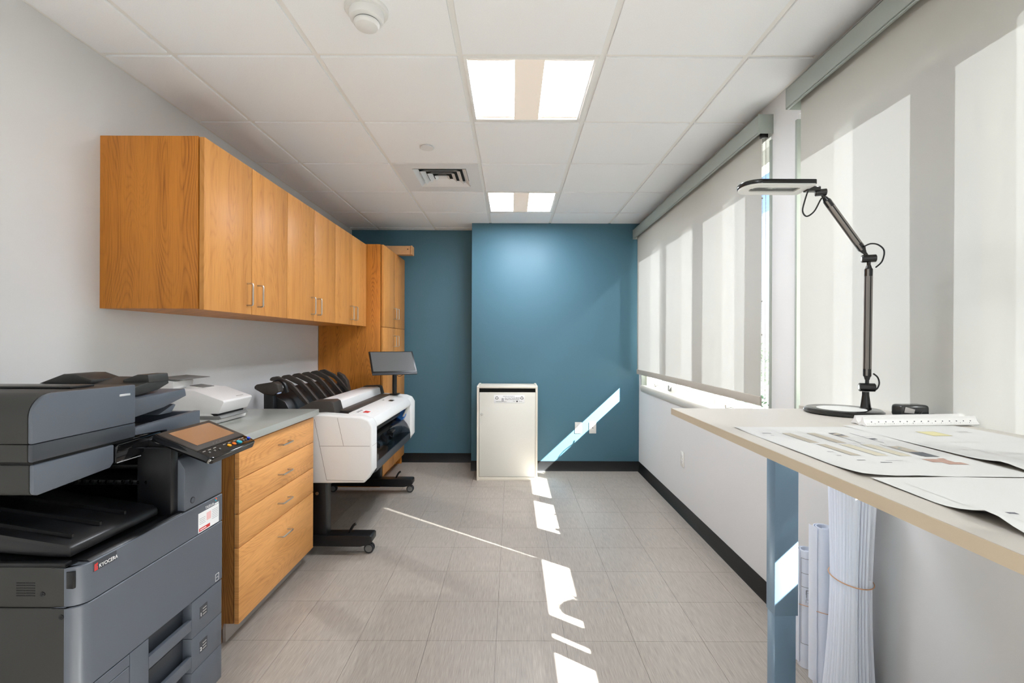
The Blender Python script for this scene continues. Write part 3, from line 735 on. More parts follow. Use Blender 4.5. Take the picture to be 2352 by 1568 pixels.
# ---------------------------------------------------------------- power adapter
r = thing('power_adapter', (1.10, 1.33, DZ), 'black power adapter with a coiled cord next to the lamp base', 'power adapter')
b = BM(); box(b, 1.072, 1.150, 1.300, 1.343, DZ+.004, DZ+.038, .009, seg=3); ad = obj('adapter_body', b, mat('dark_translucent_plastic', (52, 54, 54), .2), r)
obj('rating_label', box(BM(), 1.078, 1.104, 1.2985, 1.3000, DZ+.008, DZ+.030, mx=Matrix.Translation((1.091, 0, DZ+.02)) @ Matrix.Rotation(.25, 4, 'Y') @ Matrix.Translation((-1.091, 0, -DZ-.02))), 'inkl', ad)
b = BM()
for k in range(3):
    tube(b, smoothpath([(1.068+.002*k, 1.296, DZ+.006+.005*k), (1.085, 1.290-.004*k, DZ+.004+.006*k), (1.12, 1.290-.004*k, DZ+.004+.005*k), (1.165-.003*k, 1.300, DZ+.005+.004*k), (1.178-.004*k, 1.325, DZ+.005), (1.165, 1.345, DZ+.004)]), .0026, 8)
tube(b, smoothpath([(1.105, 1.292, DZ+.003), (1.10, 1.280, DZ+.014), (1.11, 1.283, DZ+.022), (1.118, 1.298, DZ+.014)]), .003, 8)
obj('cord', b, 'blk', r)

# ---------------------------------------------------------------- paper sheets
def sheet(x0, x1, y0, y1, z, label, curls, nx=26, ny=30, wave=.0008, ph=0.):
    r = thing('drawing_sheet', ((x0+x1)/2, (y0+y1)/2, z), label, 'paper', 'drawing sheets on the desk')
    b = BM(); V = []
    for i in range(nx+1):
        row = []
        for j in range(ny+1):
            u, v = i/nx, j/ny; x = x0+(x1-x0)*u; y = y0+(y1-y0)*v
            h = wave*(1+math.sin(3.1*u+5.3*v+ph))
            for (cu, cv, R, H) in curls:
                d = math.hypot((u-cu)*(x1-x0), (v-cv)*(y1-y0)); h += H*max(0, 1-d/R)**2
            row.append(b.verts.new((x, y, z+h)))
        V.append(row)
    for i in range(nx):
        for j in range(ny): b.faces.new((V[i][j], V[i+1][j], V[i+1][j+1], V[i][j+1]))
    s = obj('paper', b, 'paper', r)
    def H(x, y):
        u = (x-x0)/(x1-x0); v = (y-y0)/(y1-y0); h = wave*(1+math.sin(3.1*u+5.3*v+ph))
        for (cu, cv, R, Hh) in curls:
            d = math.hypot((u-cu)*(x1-x0), (v-cv)*(y1-y0)); h += Hh*max(0, 1-d/R)**2
        return z+h+.0004
    def dec(name, quads, m):
        b = BM()
        for (a, c, d, e) in quads:      # x0,x1,y0,y1 draped in small steps
            n = max(1, int((e-d)/.012)); k = max(1, int((c-a)/.012))
            P = [[b.verts.new((a+(c-a)*i/k, d+(e-d)*j/n, H(a+(c-a)*i/k, d+(e-d)*j/n))) for j in range(n+1)] for i in range(k+1)]
            for i in range(k):
                for j in range(n): b.faces.new((P[i][j], P[i+1][j], P[i+1][j+1], P[i][j+1]))
        obj(name, b, m, s)
    return dec
dec = sheet(.545, .826, .735, 1.165, DZ+.0004, 'drawing sheet with two rows of coloured elevations, left on the desk', [(0, 0, .09, .006), (.3, 0, .08, .002), (0, .95, .08, .002)])
def strip(x, y0, L=.10, w=.034):
    return (x, x+w, y0, y0+L)
R1 = [(.621, .985), (.677, .985), (.727, .985), (.775, .985)]; R2 = [(.626, .872), (.672, .872), (.716, .872), (.756, .872)]
dec('printed_elevation', [strip(x, y, .105, .020) for x, y in R1[:2]] + [strip(x, y+.06, .045, .020) for x, y in R1[2:3]] + [strip(R2[0][0], R2[0][1], .1, .018)], 'beige')
dec('printed_elevation', [strip(x, y, .1, .022) for x, y in R2[1:3]], mat('printed_cream', (202, 195, 174), .7))
dec('printed_outline', [(x-.0014, x, y, y+.1) for x, y in R1+R2] + [(x+.024, x+.0248, y+.01, y+.09) for x, y in R2[1:]] + [(.71, .735, .984, .9848), (.776, .80, 1.05, 1.0508)], 'dkgrey')
dec('printed_block', [(.727, .748, 1.055, 1.088), (.758, .785, .868, .905), (.776, .789, 1.02, 1.03)], 'dkgrey')
dec('printed_block', [(.758, .782, .907, .955)], 'beige')
dec('printed_window', [(.676, .684, .945, .958), (.686, .692, .93, .94), (.722, .729, .935, .946), (.764, .771, .93, .943)], 'teal')
dec('printed_shape', [(.735, .775, .826, .850), (.75, .785, .812, .828), (.768, .78, .848, .856)], 'terra')
dec('printed_text', [(.575, .595, 1.085, 1.089), (.58, .588, 1.06, 1.062), (.60, .612, .90, .902), (.598, .606, .87, .872), (.61, .625, .835, .838), (.64, .66, .82, .823), (.66, .69, .835, .836)], 'ink')
dec('printed_border', [(.549, .5496, .76, 1.15), (.55, .81, 1.155, 1.1556)], 'inkl')
dec = sheet(.828, 1.108, .745, 1.185, DZ+.0016, 'drawing sheet with a small yellow plan, under the rulers', [(0, .12, .07, .007), (1, 0, .1, .003)], ph=1)
dec('printed_plan', [(.94, .98, 1.055, 1.10)], 'yell')
dec('printed_plan_outline', [(.938, .982, 1.053, 1.055), (.938, .982, 1.10, 1.102), (.938, .94, 1.053, 1.102), (.98, .982, 1.053, 1.102)], mat('printed_olive', (170, 160, 110), .7))
dec('printed_lines', [(.86, .98, .99, .9915), (.99, 1.08, .99, .9908), (.9, .9008, .8, .96), (.905, .9056, .8, .95), (.95, 1.05, .86, .861), (1.0, 1.06, .90, .9012), (1.03, 1.06, 1.09, 1.092), (1.03, 1.06, 1.10, 1.103), (.87, .89, .92, .922), (.89, .9, .89, .892), (.842, .8427, .77, 1.0)], 'inkl')
dec = sheet(.552, .985, .25, .728, DZ+.0008, 'large blank looking drawing sheet nearest the camera, left corner curled', [(0, .62, .075, .016), (.3, 1, .1, .0015), (.75, 1, .1, .0015)], ph=2)
dec('printed_text', [(.605, .617, .575, .581), (.612, .63, .560, .562), (.635, .66, .552, .5535), (.62, .622, .47, .54)], 'ink')
dec('printed_lines', [(.66, .80, .60, .601), (.66, .661, .45, .6), (.58, .5808, .3, .7), (.69, .74, .5, .501), (.70, .76, .48, .482)], 'inkl')
dec = sheet(.990, 1.160, .25, .735, DZ+.0004, 'plain white sheet at the window side of the desk near the frame edge', [(1, 1, .1, .004)], ph=4)
dec('printed_lines', [(1.02, 1.13, .66, .661), (1.02, 1.021, .5, .66)], 'inkl')

# ---------------------------------------------------------------- triangular scales
def ruler(A, B, label, rot=0.):
    A = Vector(A); B = Vector(B); d = (B-A); L = d.length; d.normalize(); ang = math.atan2(d.y, d.x)
    r = thing('architect_scale', A, label, 'ruler', 'architect scales on the desk')
    s = .0135; Mx = Matrix.Translation(A) @ Matrix.Rotation(ang, 4, 'Z')
    # three lobed star section
    pts = []
    for k in range(3):
        a = PI/2 + k*2*PI/3; e = .28
        pts += [(s*math.cos(a-e*.35), s*math.sin(a-e*.35)), (s*math.cos(a+e*.35), s*math.sin(a+e*.35)), (.0055*math.cos(a+PI/3), .0055*math.sin(a+PI/3))]
    zc = s*.5+.0008
    b = BM(); prism(b, [(p[0], p[1]+zc) for p in pts], 'X', 0, L, mx=Mx); body = obj('scale_body', b, 'whitew', r)
    b = BM(); n1 = Vector((0, -.77, .64)).normalized()
    # ticks on the sloping face that looks to the camera
    for k in range(1, 60):
        x = L*k/60; hgt = .004 if k % 5 else .007
        box(b, x-.0003, x+.0003, -.0095, -.0090, zc-.004, zc-.004+hgt*.5, mx=Mx @ Matrix.Translation((0, 0, 0)))
    obj('tick_marks', b, 'ink', body)
    b = BM()
    for k in range(1, 16):
        x = L*k/16
        box(b, x-.0011, x+.0011, -.0062, -.0052, zc+.001, zc+.0035, mx=Mx)
    obj('scale_numerals', b, 'ink', body)
    return body, Mx, zc
body, Mx, zc = ruler((.885, 1.222, DZ+.001), (1.195, 1.255, DZ+.001), 'white triangular scale lying behind, with a small blue mark')
obj('blue_mark', box(BM(), .012, .027, -.0075, -.0055, zc-.001, zc+.0016, mx=Mx), 'bluebtn', body)
ruler((.872, 1.178, DZ+.003), (1.178, 1.205, DZ+.004), 'white triangular scale in front, on the edge of a sheet')

PLACES = (
    ('desk_lamp', (1.0532, 1.4871, 1.0990)),
    ('power_adapter', (1.1726, 1.4178, 1.0990)),
    ('drawing_sheet', (0.7307, 1.0127, 1.0994)),
    ('drawing_sheet.001', (1.0319, 1.0287, 1.1007)),
    ('drawing_sheet.002', (0.8192, 0.5213, 1.0999)),
    ('drawing_sheet.003', (1.1460, 0.5250, 1.0994)),
    ('architect_scale', (0.9434, 1.3027, 1.1001)),
    ('architect_scale.001', (0.9296, 1.2557, 1.1022)),
)
for nm, p in PLACES:
    o = bpy.data.objects[nm]; o.location = p; o.scale = (1.066, 1.066, 1.066)
# ---------------------------------------------------------------- rolls of drawings under the desk
def roll(x, y, R, Hh, label, wall=.012, flap=None, bandz=.3, m='rollp', deco=False, n=40):
    r = thing('paper_roll', (x, y, 0), label, 'paper roll', 'rolled drawings under the desk')
    b = BM(); prof = []; turns = 2.2; K = 90
    pin = []; pout = []
    for k in range(K+1):
        t = k/K; a = -2.4 + t*turns*2*PI; rad = R*(.55+.45*t) if t < .55 else R*(.55+.45*t)
        c = Vector((x+rad*math.cos(a), y+rad*math.sin(a), 0)); pout.append(c); pin.append(Vector((x+(rad-.0022)*math.cos(a), y+(rad-.0022)*math.sin(a), 0)))
    rings = []
    for z in (.001, Hh*.5, Hh):
        rings.append(([b.verts.new((p.x, p.y, z)) for p in pout], [b.verts.new((p.x, p.y, z)) for p in pin]))
    for (A, B), (C, D) in zip(rings, rings[1:]):
        for k in range(K): b.faces.new((A[k], A[k+1], C[k+1], C[k])); b.faces.new((B[k], B[k+1], D[k+1], D[k]))
    for A, B in (rings[0], rings[-1]):
        for k in range(K): b.faces.new((A[k], A[k+1], B[k+1], B[k]))
    s = obj('rolled_sheets', b, m, r)
    b = BM(); tube(b, [(x+(R+.0015)*math.cos(q*2*PI/40), y+(R+.0015)*math.sin(q*2*PI/40), bandz+.012*math.cos(q*2*PI/40+2.2)) for q in range(40)], .0014, 6, True)
    obj('rubber_band', b, 'band', r)
    if flap:
        b = BM(); a0 = math.radians(flap); pts = []
        for k in range(9):
            a = a0 + k*.10; rad = R+.002+.010*(1-k/8)
            pts.append((x+rad*math.cos(a), y+rad*math.sin(a)))
        prism(b, pts + [(p[0]*1+(x-p[0])*.03, p[1]+(y-p[1])*.03) for p in pts[::-1]], 'Z', .02, Hh+.004); obj('loose_edge', b, m, r)
    return r, s
r1, s1 = roll(1.212, 1.945, .034, .475, 'shortest roll of drawings, printed with a plan, nearest the desk leg', bandz=.245, flap=150)
# printed plan on the roll, curved strips
def curved(bm, x, y, R, a0, a1, z0, z1, n=6):
    P = [[bm.verts.new((x+R*math.cos(math.radians(a0+(a1-a0)*i/n)), y+R*math.sin(math.radians(a0+(a1-a0)*i/n)), z)) for i in range(n+1)] for z in (z0, z1)]
    for i in range(n): bm.faces.new((P[0][i], P[0][i+1], P[1][i+1], P[1][i]))
b = BM()
for z in (.445, .385, .33, .10):
    curved(b, 1.212, 1.945, .0348, 205, 325, z, z+.0015, 14)
for a in (206, 322): curved(b, 1.212, 1.945, .0348, a, a+2, .10, .445, 2)
rnd = random.Random(5)
for k in range(34):
    a = 235+rnd.random()*60; z = .265+rnd.random()*.055
    if k % 2: curved(b, 1.212, 1.945, .0348, a, a+rnd.uniform(8, 22), z, z+.0013, 3)
    else: curved(b, 1.212, 1.945, .0348, a, a+1.6, z, min(.32, z+rnd.uniform(.01, .03)), 1)
obj('printed_plan', b, 'ink', s1)
r2, s2 = roll(1.206, 1.83, .0375, .612, 'medium height blank roll of drawings in the middle of the three', bandz=.283, flap=160)
b = BM(); curved(b, 1.206, 1.83, .0385, 196, 206, .49, .50, 2); obj('title_mark', b, 'blk', s2)
# the tall fanned bundle
bx, by = 1.208, 1.685
r = thing('drawing_bundle', (bx, by, 0), 'tall thick bundle of rolled sheets with fluted edges, tied with a band', 'paper roll', 'rolled drawings under the desk')
b = BM(); N = 240; rings = []; rnd = random.Random(11)
flut = [0]*N; a = 0
while a < N:
    w = rnd.choice((5, 6, 7, 8)); d = rnd.uniform(.5, 1)
    for k in range(w):
        if a+k < N: flut[a+k] = d*math.sin(PI*k/w)
    a += w
for i in range(21):
    z = .001 + .838*i/20; t = (z-.48)
    R = .0665 + (.026*(t/.48)**2 if t < 0 else .016*(t/.44)**1.3)
    ring_ = []
    for q in range(N):
        th = 2*PI*q/N; deg = math.degrees(th)
        amp = .012 if 248 < deg < 335 else (.0025 if deg > 200 else .004)
        rad = R - amp*(1-flut[q])
        ring_.append(b.verts.new((bx + rad*math.cos(th)*.93 + .012*t, by + rad*math.sin(th), z + (rnd.choice((0, .004, .01, .016)) if i == 20 and q % 4 == 0 else 0))))
    rings.append(ring_)
for A, B in zip(rings, rings[1:]):
    for q in range(N): b.faces.new((A[q], A[(q+1) % N], B[(q+1) % N], B[q]))
b.faces.new(rings[0][::-1]); b.faces.new(rings[-1])
obj('fanned_sheets', b, 'rollp', r)
b = BM(); tube(b, [(bx+.0655*math.cos(q*2*PI/48), by+.070*math.sin(q*2*PI/48), .487-.008*math.sin(q*2*PI/48+2.6)) for q in range(48)], .0019, 6, True); obj('rubber_band', b, 'band', r)

# ================================================================ SMALL WHITE PRINTER
CT = .914
r = thing('label_printer', (-1.56, 2.43, CT), 'small angular white printer on the grey countertop', 'printer')
prof = [(-1.70, CT+.012), (-1.452, CT+.012), (-1.437, CT+.04), (-1.405, CT+.105), (-1.408, CT+.114), (-1.545, CT+.163), (-1.70, CT+.163)]
py0, py1 = 2.305, 2.56
b = BM(); prism(b, [(-1.70, CT+.05), (-1.428, CT+.05), (-1.402, CT+.106), (-1.406, CT+.114), (-1.545, CT+.163), (-1.70, CT+.163)], 'Y', py0, py1, .004); bd = obj('upper_housing', b, 'whitew', r)
b = BM(); prism(b, [(-1.70, CT+.002), (-1.437, CT+.002), (-1.432, CT+.034), (-1.445, CT+.036), (-1.47, CT+.051), (-1.70, CT+.051)], 'Y', py0+.002, py1-.002, .003); obj('lower_housing', b, 'whitew', r)
obj('output_slot', box(BM(), -1.56, -1.434, py0+.004, py1-.03, CT+.038, CT+.0505), 'void', r)
b = BM(); prism(b, [(-1.53, CT+.022), (-1.425, CT+.022), (-1.408, CT+.028), (-1.418, CT+.040), (-1.53, CT+.040)], 'Y', py0-.006, py1-.03, .002); obj('output_tray', b, 'grey', r)
d = Vector((-.137, 0, .049)).normalized(); nn = Vector((.049, 0, .137)).normalized()
mx = Matrix.Translation((-1.4755, 2.43, CT+.1385)) @ Matrix(((d.x, 0, nn.x, 0), (0, 1, 0, 0), (d.z, 0, nn.z, 0), (0, 0, 0, 1)))
b = BM(); prism(b, [(-1.65, CT+.16), (-1.65, CT+.178), (-1.545, CT+.164), (-1.545, CT+.16)], 'Y', 2.40, 2.53, .002); obj('panel_mount', b, 'whitew', bd)
b = BM(); prism(b, [(-1.64, CT+.177), (-1.57, CT+.1675), (-1.57, CT+.1695), (-1.64, CT+.179)], 'Y', 2.41, 2.50, .0004); obj('status_panel', b, 'grey', bd)
b = BM(); prism(b, [(-1.430, CT+.1222), (-1.424, CT+.1200), (-1.424, CT+.1210), (-1.430, CT+.1232)], 'Y', 2.455, 2.515); obj('faint_marking', b, 'inkl', bd)
b = BM(); prism(b, [(-1.735, CT+.12), (-1.665, CT+.172), (-1.663, CT+.205), (-1.75, CT+.222), (-1.75, CT+.12)], 'Y', 2.33, 2.475, .004); obj('feeder_box', b, 'whitew', r)
b = BM(); prism(b, [(-1.752, CT+.219), (-1.625, CT+.212), (-1.625, CT+.2145), (-1.752, CT+.2235)], 'Y', 2.32, 2.55, .0006); obj('paper_support', b, 'grey', r)
obj('feeder_latch', box(BM(), -1.715, -1.690, 2.326, 2.332, CT+.198, CT+.212, .002), 'blk', r)
for y in (2.33, 2.53):
    for x in (-1.68, -1.46):
        b = BM(); cyl(b, (x, y, CT), (x, y, CT+.003), .008, n=12); obj('rubber_foot', b, 'blk', r)

# ================================================================ LARGE FORMAT PLOTTER
PX = -.85; q0, q1 = 2.88, 4.16
r = thing('large_format_printer', (-1.2, 3.52, 0), 'wide white plotter with a black stacker, on a black wheeled stand', 'printer')
capp = [(-1.40, .60), (-1.40, .86), (-1.17, .873), (-.92, .856), (-.872, .838), (PX, .80), (PX, .525), (-.895, .458), (-1.225, .455)]
def capmesh(a, c):
    b = BM(); prism(b, capp, 'Y', a, c, .010, seg=3); return b
for a, c in ((q0, q0+.115), (3.985, q1)):
    e = obj('end_cover', capmesh(a, c), 'white', r)
    if a == q0:
        b = BM(); w = .0012
        def ln(p, q):
            dx, dz = q[0]-p[0], q[1]-p[1]; L = math.hypot(dx, dz); nx, nz = -dz/L*w/1.2, dx/L*w/1.2
            prism(b, [(p[0]-nx, p[1]-nz), (q[0]-nx, q[1]-nz), (q[0]+nx, q[1]+nz), (p[0]+nx, p[1]+nz)], 'Y', a-.0004, a+.001)
        ln((-1.06, .853), (-1.022, .684)); ln((-1.165, .682), (-.862, .682)); ln((-1.20, .845), (-1.124, .475)); ln((-1.124, .475), (-.90, .472))
        box(b, PX-.001, PX+.0004, a+.01, a+.11, .6814, .6826)
        obj('panel_seam', b, 'seam', e)
b = BM(); prism(b, [(-1.03, .868), (-.92, .855), (-.872, .838), (PX, .803), (PX, .785), (-.862, .775), (-.90, .79), (-1.03, .80)], 'Y', q0+.11, 3.99, .003); dk = obj('top_deck', b, 'white', r)
b = BM(); prism(b, [(-1.40, .50), (-1.05, .50), (-1.0, .62), (-1.04, .80), (-1.03, .862), (-1.40, .862)], 'Y', q0+.11, 3.99); obj('inner_body', b, 'blk', r)
obj('paper_path', box(BM(), -1.145, -1.028, 3.06, 4.03, .862, .8735, .002), 'dkbrown', r, 'dark paper entry strip')
# scanner bridge
sc = [(-1.30, .872), (-1.275, .930), (-1.15, .934), (-1.128, .925), (-1.118, .872)]
obj('bridge_cover', prism(BM(), sc, 'Y', 3.12, 4.05, .003), 'whitew', r)
nc = [(-1.40, .862), (-1.385, .872), (-1.262, .938), (-1.148, .942), (-1.128, .932), (-1.108, .862)]
obj('bridge_end', prism(BM(), nc, 'Y', 2.985, 3.125, .004), 'dkbrown', r)
obj('bridge_end', prism(BM(), nc, 'Y', 4.045, 4.13, .004), 'dkbrown', r)
# print on the deck
b = BM(); mz = lambda x: .868 + (x+1.03)*(-.013/.11) + .0008
def deckdec(name, x0, x1, y0, y1, m):
    b = BM(); v = [b.verts.new(p) for p in ((x0, y0, mz(x0)), (x1, y0, mz(x1)), (x1, y1, mz(x1)), (x0, y1, mz(x0)))]; b.faces.new(v); obj(name, b, m, dk)
deckdec('model_label', -1.012, -.925, 3.03, 3.16, 'whitep')
deckdec('red_flag', -.965, -.93, 3.06, 3.13, 'red')
for o_ in [c for c in dk.children if c.name.startswith('red_flag')]: o_.location.z += .0006
for y0_ in (3.04, 3.075, 3.115): deckdec('small_print', -1.0, -.985, y0_, y0_+.025, 'grey')
for o_ in [c for c in dk.children if c.name.startswith('small_print')]: o_.location.z += .0006
text('lettering', 'HP', .03, (-.99, 3.66, mz(-.99)+.0006), AX_Z, 'grey', dk)
deckdec('usb_flap', -.958, -.925, 3.66, 3.74, 'blk')
# roll cavity
b = BM(); cyl(b, (-.945, 3.93, .72), (-.945, 3.975, .72), .062, n=40, bev=.004); dsc = obj('spindle_flange', b, 'bluedisc', r)
b = BM(); cyl(b, (-.945, 3.0, .72), (-.945, 3.93, .72), .02, n=24); obj('spindle', b, 'blk', r)
b = BM(); cyl(b, (-.935, 3.05, .60), (-.935, 3.9, .60), .038, n=32); obj('media_roll', b, 'grey', r)
b = BM(); prism(b, [(-.90, .70), (-.862, .79), (-.855, .785), (-.89, .70)], 'Y', 3.90, 3.98); obj('loose_paper', b, 'paper', r)
# smoked curved cover and lower bar
b = BM(); arc = [(-.995, .70), (-.955, .695), (-.91, .665), (-.877, .625), (-.858, .585), (-.853, .555)]
prism(b, arc + [(p[0]-.004, p[1]-.004) for p in arc[::-1]], 'Y', q0+.115, 3.985); obj('smoked_cover', b, 'smoke', r)
b = BM(); prism(b, [(-1.05, .50), (-.875, .487), (-.852, .50), (-.852, .555), (-.875, .56), (-1.02, .54)], 'Y', q0+.112, 3.988, .004); obj('front_bar', b, 'char2', r)
for y in (3.12, 3.30, 3.48):
    b = BM(); prism(b, [(-1.02, .54), (-.88, .56), (-.868, .64), (-.90, .68), (-.94, .62)], 'Y', y, y+.012); obj('paper_guide', b, 'glossblk', r)
b = BM(); box(b, -.885, -.86, 3.42, 3.50, .66, .675, .002); obj('cover_grip', b, 'blk', r)
# stand
def standside(a, c, outer):
    b = BM(); box(b, -1.262, -1.142, a, c, .09, .50, .008); p = obj('stand_post', b, 'blk', r)
    b = BM(); cyl(b, (-1.20, a-.003, .38), (-1.20, a+.004, .38), .010, n=20); obj('bolt', b, 'steel', p)
    b = BM(); prism(b, [(-1.60, .062), (-.93, .056), (-.872, .070), (-.858, .085), (-.858, .118), (-.868, .125), (-1.60, .125)], 'Y', a-.015, c+.005, .005); f = obj('stand_foot', b, 'blk', r)
    ym_ = (a+c)/2
    for x in (-.888, -1.56):
        for s in (-1, 1):
            b = BM(); cyl(b, (x, ym_+s*.009-.008*(s == -1), .031), (x, ym_+s*.009+.008*(s == 1), .031), .031, n=28, bev=.003); w = obj('caster_wheel', b, 'winter', f)
            b = BM(); cyl(b, (x, ym_+s*.0174, .031), (x, ym_+s*.0180, .031), .022, n=24); obj('wheel_hub', b, 'grey', f)
        b = BM(); cyl(b, (x, ym_, .03), (x, ym_, .066), .008, n=12); box(b, x-.022, x+.022, ym_-.006, ym_+.006, .035, .062, .003); obj('caster_fork', b, 'blk', f)
    b = BM(); tube(b, smoothpath([(-1.015, ym_, .12), (-1.0, ym_-.002, .15), (-.985, ym_-.004, .172), (-.972, ym_-.004, .18)]), .008, 10); obj('brake_lever', b, 'blk', f)
standside(2.925, 3.005, -1); standside(4.12, 4.19, 1)
obj('stand_crossbar', box(BM(), -1.24, -1.16, 3.0, 4.13, .40, .46, .004), 'blk', r)
# stacker
b = BM(); prism(b, [(-1.62, .50), (-1.40, .50), (-1.40, .84), (-1.45, .93), (-1.515, .970), (-1.545, .970), (-1.56, .93)], 'Y', 3.03, 4.05, .006); obj('stacker_bin', b, 'blk', r)
b = BM(); prism(b, [(-1.44, .865), (-1.53, .985), (-1.56, 1.0), (-1.57, .98), (-1.52, .95), (-1.46, .865)], 'Y', 3.1, 4.05); obj('stacker_guide', b, 'blk', r)
rib = [(-1.612, 1.058), (-1.608, 1.072), (-1.594, 1.080), (-1.562, 1.085), (-1.475, 1.043), (-1.43, 1.0), (-1.315, .862), (-1.345, .862), (-1.447, .975), (-1.483, 1.010), (-1.575, 1.054), (-1.60, 1.053)]
proto = None
for y in (3.15, 3.305, 3.465, 3.62, 3.78, 3.94):
    if proto is None:
        proto = obj('stacker_rib', prism(BM(), rib, 'Y', y, y+.026, .003, seg=1), 'dkbrown', r)
    else:
        c = proto.copy(); COL.objects.link(c); c.location = (0, y-3.15, 0)
b = BM(); prism(b, [(-1.622, 1.018), (-1.622, 1.034), (-1.606, 1.046), (-1.54, 1.056), (-1.50, 1.062), (-1.475, 1.045), (-1.468, 1.0), (-1.50, .975), (-1.565, .985)], 'Y', 2.98, 3.05, .006); obj('stacker_wing', b, 'dkbrown', r)
b = BM(); prism(b, [(-1.565, .99), (-1.505, .975), (-1.475, .50), (-1.56, .50)], 'Y', 2.985, 3.03, .004); obj('wing_support', b, 'blk', r)
b = BM(); box(b, -1.512, -1.475, 2.99, 3.035, .985, .998, .003); box(b, -1.516, -1.508, 2.99, 3.03, .965, .995, .002); obj('sensor_tab', b, mat('pale_blue_plastic', (190, 205, 240), .4), r)
b = BM(); prism(b, [(-1.50, 1.055), (-1.45, 1.028), (-1.415, .98), (-1.39, .865), (-1.50, .865)], 'Y', 4.06, 4.12, .006); obj('stacker_end_plate', b, 'dkbrown', r)
b = BM(); tube(b, smoothpath([(-1.56, 3.08, 1.04), (-1.52, 3.08, 1.06), (-1.48, 3.08, 1.04), (-1.46, 3.08, .985)]), .012, 10); obj('guide_arm', b, 'blk', r)
# touch screen on its post
pc = Vector((-.999, 3.98, 1.148)); th, ph = math.radians(26), math.radians(45)
u = Vector((math.cos(th), math.sin(th), 0)); w = Vector((-math.sin(th), math.cos(th), 0)); v = Vector((0, 0, 1))*math.cos(ph) + w*math.sin(ph); nr = u.cross(v)
mx = Matrix(((u.x, v.x, nr.x, pc.x), (u.y, v.y, nr.y, pc.y), (u.z, v.z, nr.z, pc.z), (0, 0, 0, 1)))
SW, SH = .186, .122
ts = obj('touch_screen', box(BM(), -SW, SW, -SH, SH, -.014, 0, .004, mx=mx), 'blk', r)
obj('screen_glass', box(BM(), -SW+.013, SW-.013, -SH+.018, SH-.01, -.001, .0008, mx=mx), 'screen', ts)
obj('screen_lip', box(BM(), -SW+.002, SW-.002, -SH-.012, -SH+.002, -.016, -.002, .003, mx=mx), 'char2', ts)
b = BM(); cyl(b, (-1.0, 4.04, .86), (-1.0, 4.04, 1.10), .019, n=24, bev=.002); box(b, -1.04, -.96, 4.0, 4.08, .868, .876, .003); cyl(b, (-1.0, 4.04, 1.09), (-1.0, 4.0, 1.13), .016, n=16); obj('screen_post', b, 'blk', r)
for k in range(3):
    b = BM(); tube(b, smoothpath([(-.99, 4.01, 1.10), (-.955, 4.0, 1.095-.004*k), (-.93+.006*k, 4.0, 1.07-.012*k), (-.955, 4.01, 1.052-.014*k), (-.985, 4.02, 1.065-.01*k)]), .0024, 6); obj('cable', b, 'blk', r)

# ================================================================ COPIER
KX = -.965; K0, K1 = 1.06, 1.582; KB = -1.66
r = thing('office_copier', (-1.32, 1.32, 0), 'large charcoal office copier in the left foreground', 'copier')
def rc(x0, x1, y0, y1, rad, n=6):     # plan with rounded front-near corner
    P = [(x0, y0)]
    for k in range(n+1):
        a = -PI/2 + PI/2*k/n; P.append((x1-rad+rad*math.cos(a), y0+rad+rad*math.sin(a)))
    P += [(x1, y1), (x0, y1)]; return P
# lower carcass (set back 6 mm), front doors and drawers proud of it
obj('lower_body', box(BM(), KB, KX-.03, K0+.02, K1-.001, .03, .80), 'char2', r)
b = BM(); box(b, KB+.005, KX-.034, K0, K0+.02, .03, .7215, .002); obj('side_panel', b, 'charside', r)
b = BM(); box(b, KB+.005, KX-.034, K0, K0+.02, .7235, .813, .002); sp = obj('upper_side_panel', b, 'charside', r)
b = BM()
for i in range(6):
    for (a, c) in ((-1.107, -1.087), (-1.085, -1.065)):
        z = .778-.0057*i; box(b, a, c, K0-.0006, K0+.002, z-.0011, z+.0011)
obj('vent_slots', b, 'void', sp)
for x, z in ((-1.048, .753), (-1.006, .702)):
    b = BM(); cyl(b, (x, K0-.0015, z), (x, K0+.002, z), .0055, n=20); o = obj('screw', b, 'blk', sp); b = BM(); cyl(b, (x, K0-.002, z), (x, K0, z), .0025, n=12); obj('screw_socket', b, 'void', sp)
# front upper band with rounded near corner
def shell(name, z0, z1, mname='char', rad=.034, y1=K1, bev=.002, x1=KX):
    b = BM(); P = rc(KX-.032, x1, K0, y1, rad)
    P[0] = (KX-.0335, K0)
    prism(b, P, 'Z', z0, z1, bev, seg=1); return obj(name, b, mname, r)
fb = shell('front_band', .7235, .812)
b = BM(); box(b, KX-.034, KX-.008, K0-.0008, K0+.004, .772, .806, 0); 
obj('corner_grip', box(BM(), KX-.030, KX-.014, K0-.0012, K0+.006, .765, .803, .001), 'blk', fb)
b = BM(); prism(b, [(KX-.036, .811), (KX-.003, .811), (KX-.012, .8175), (KX-.036, .8175)], 'Y', K0+.03, K1, .001); obj('band_top_edge', b, 'blk', fb)
dn = shell('front_door', .5295, .7215, 'char')
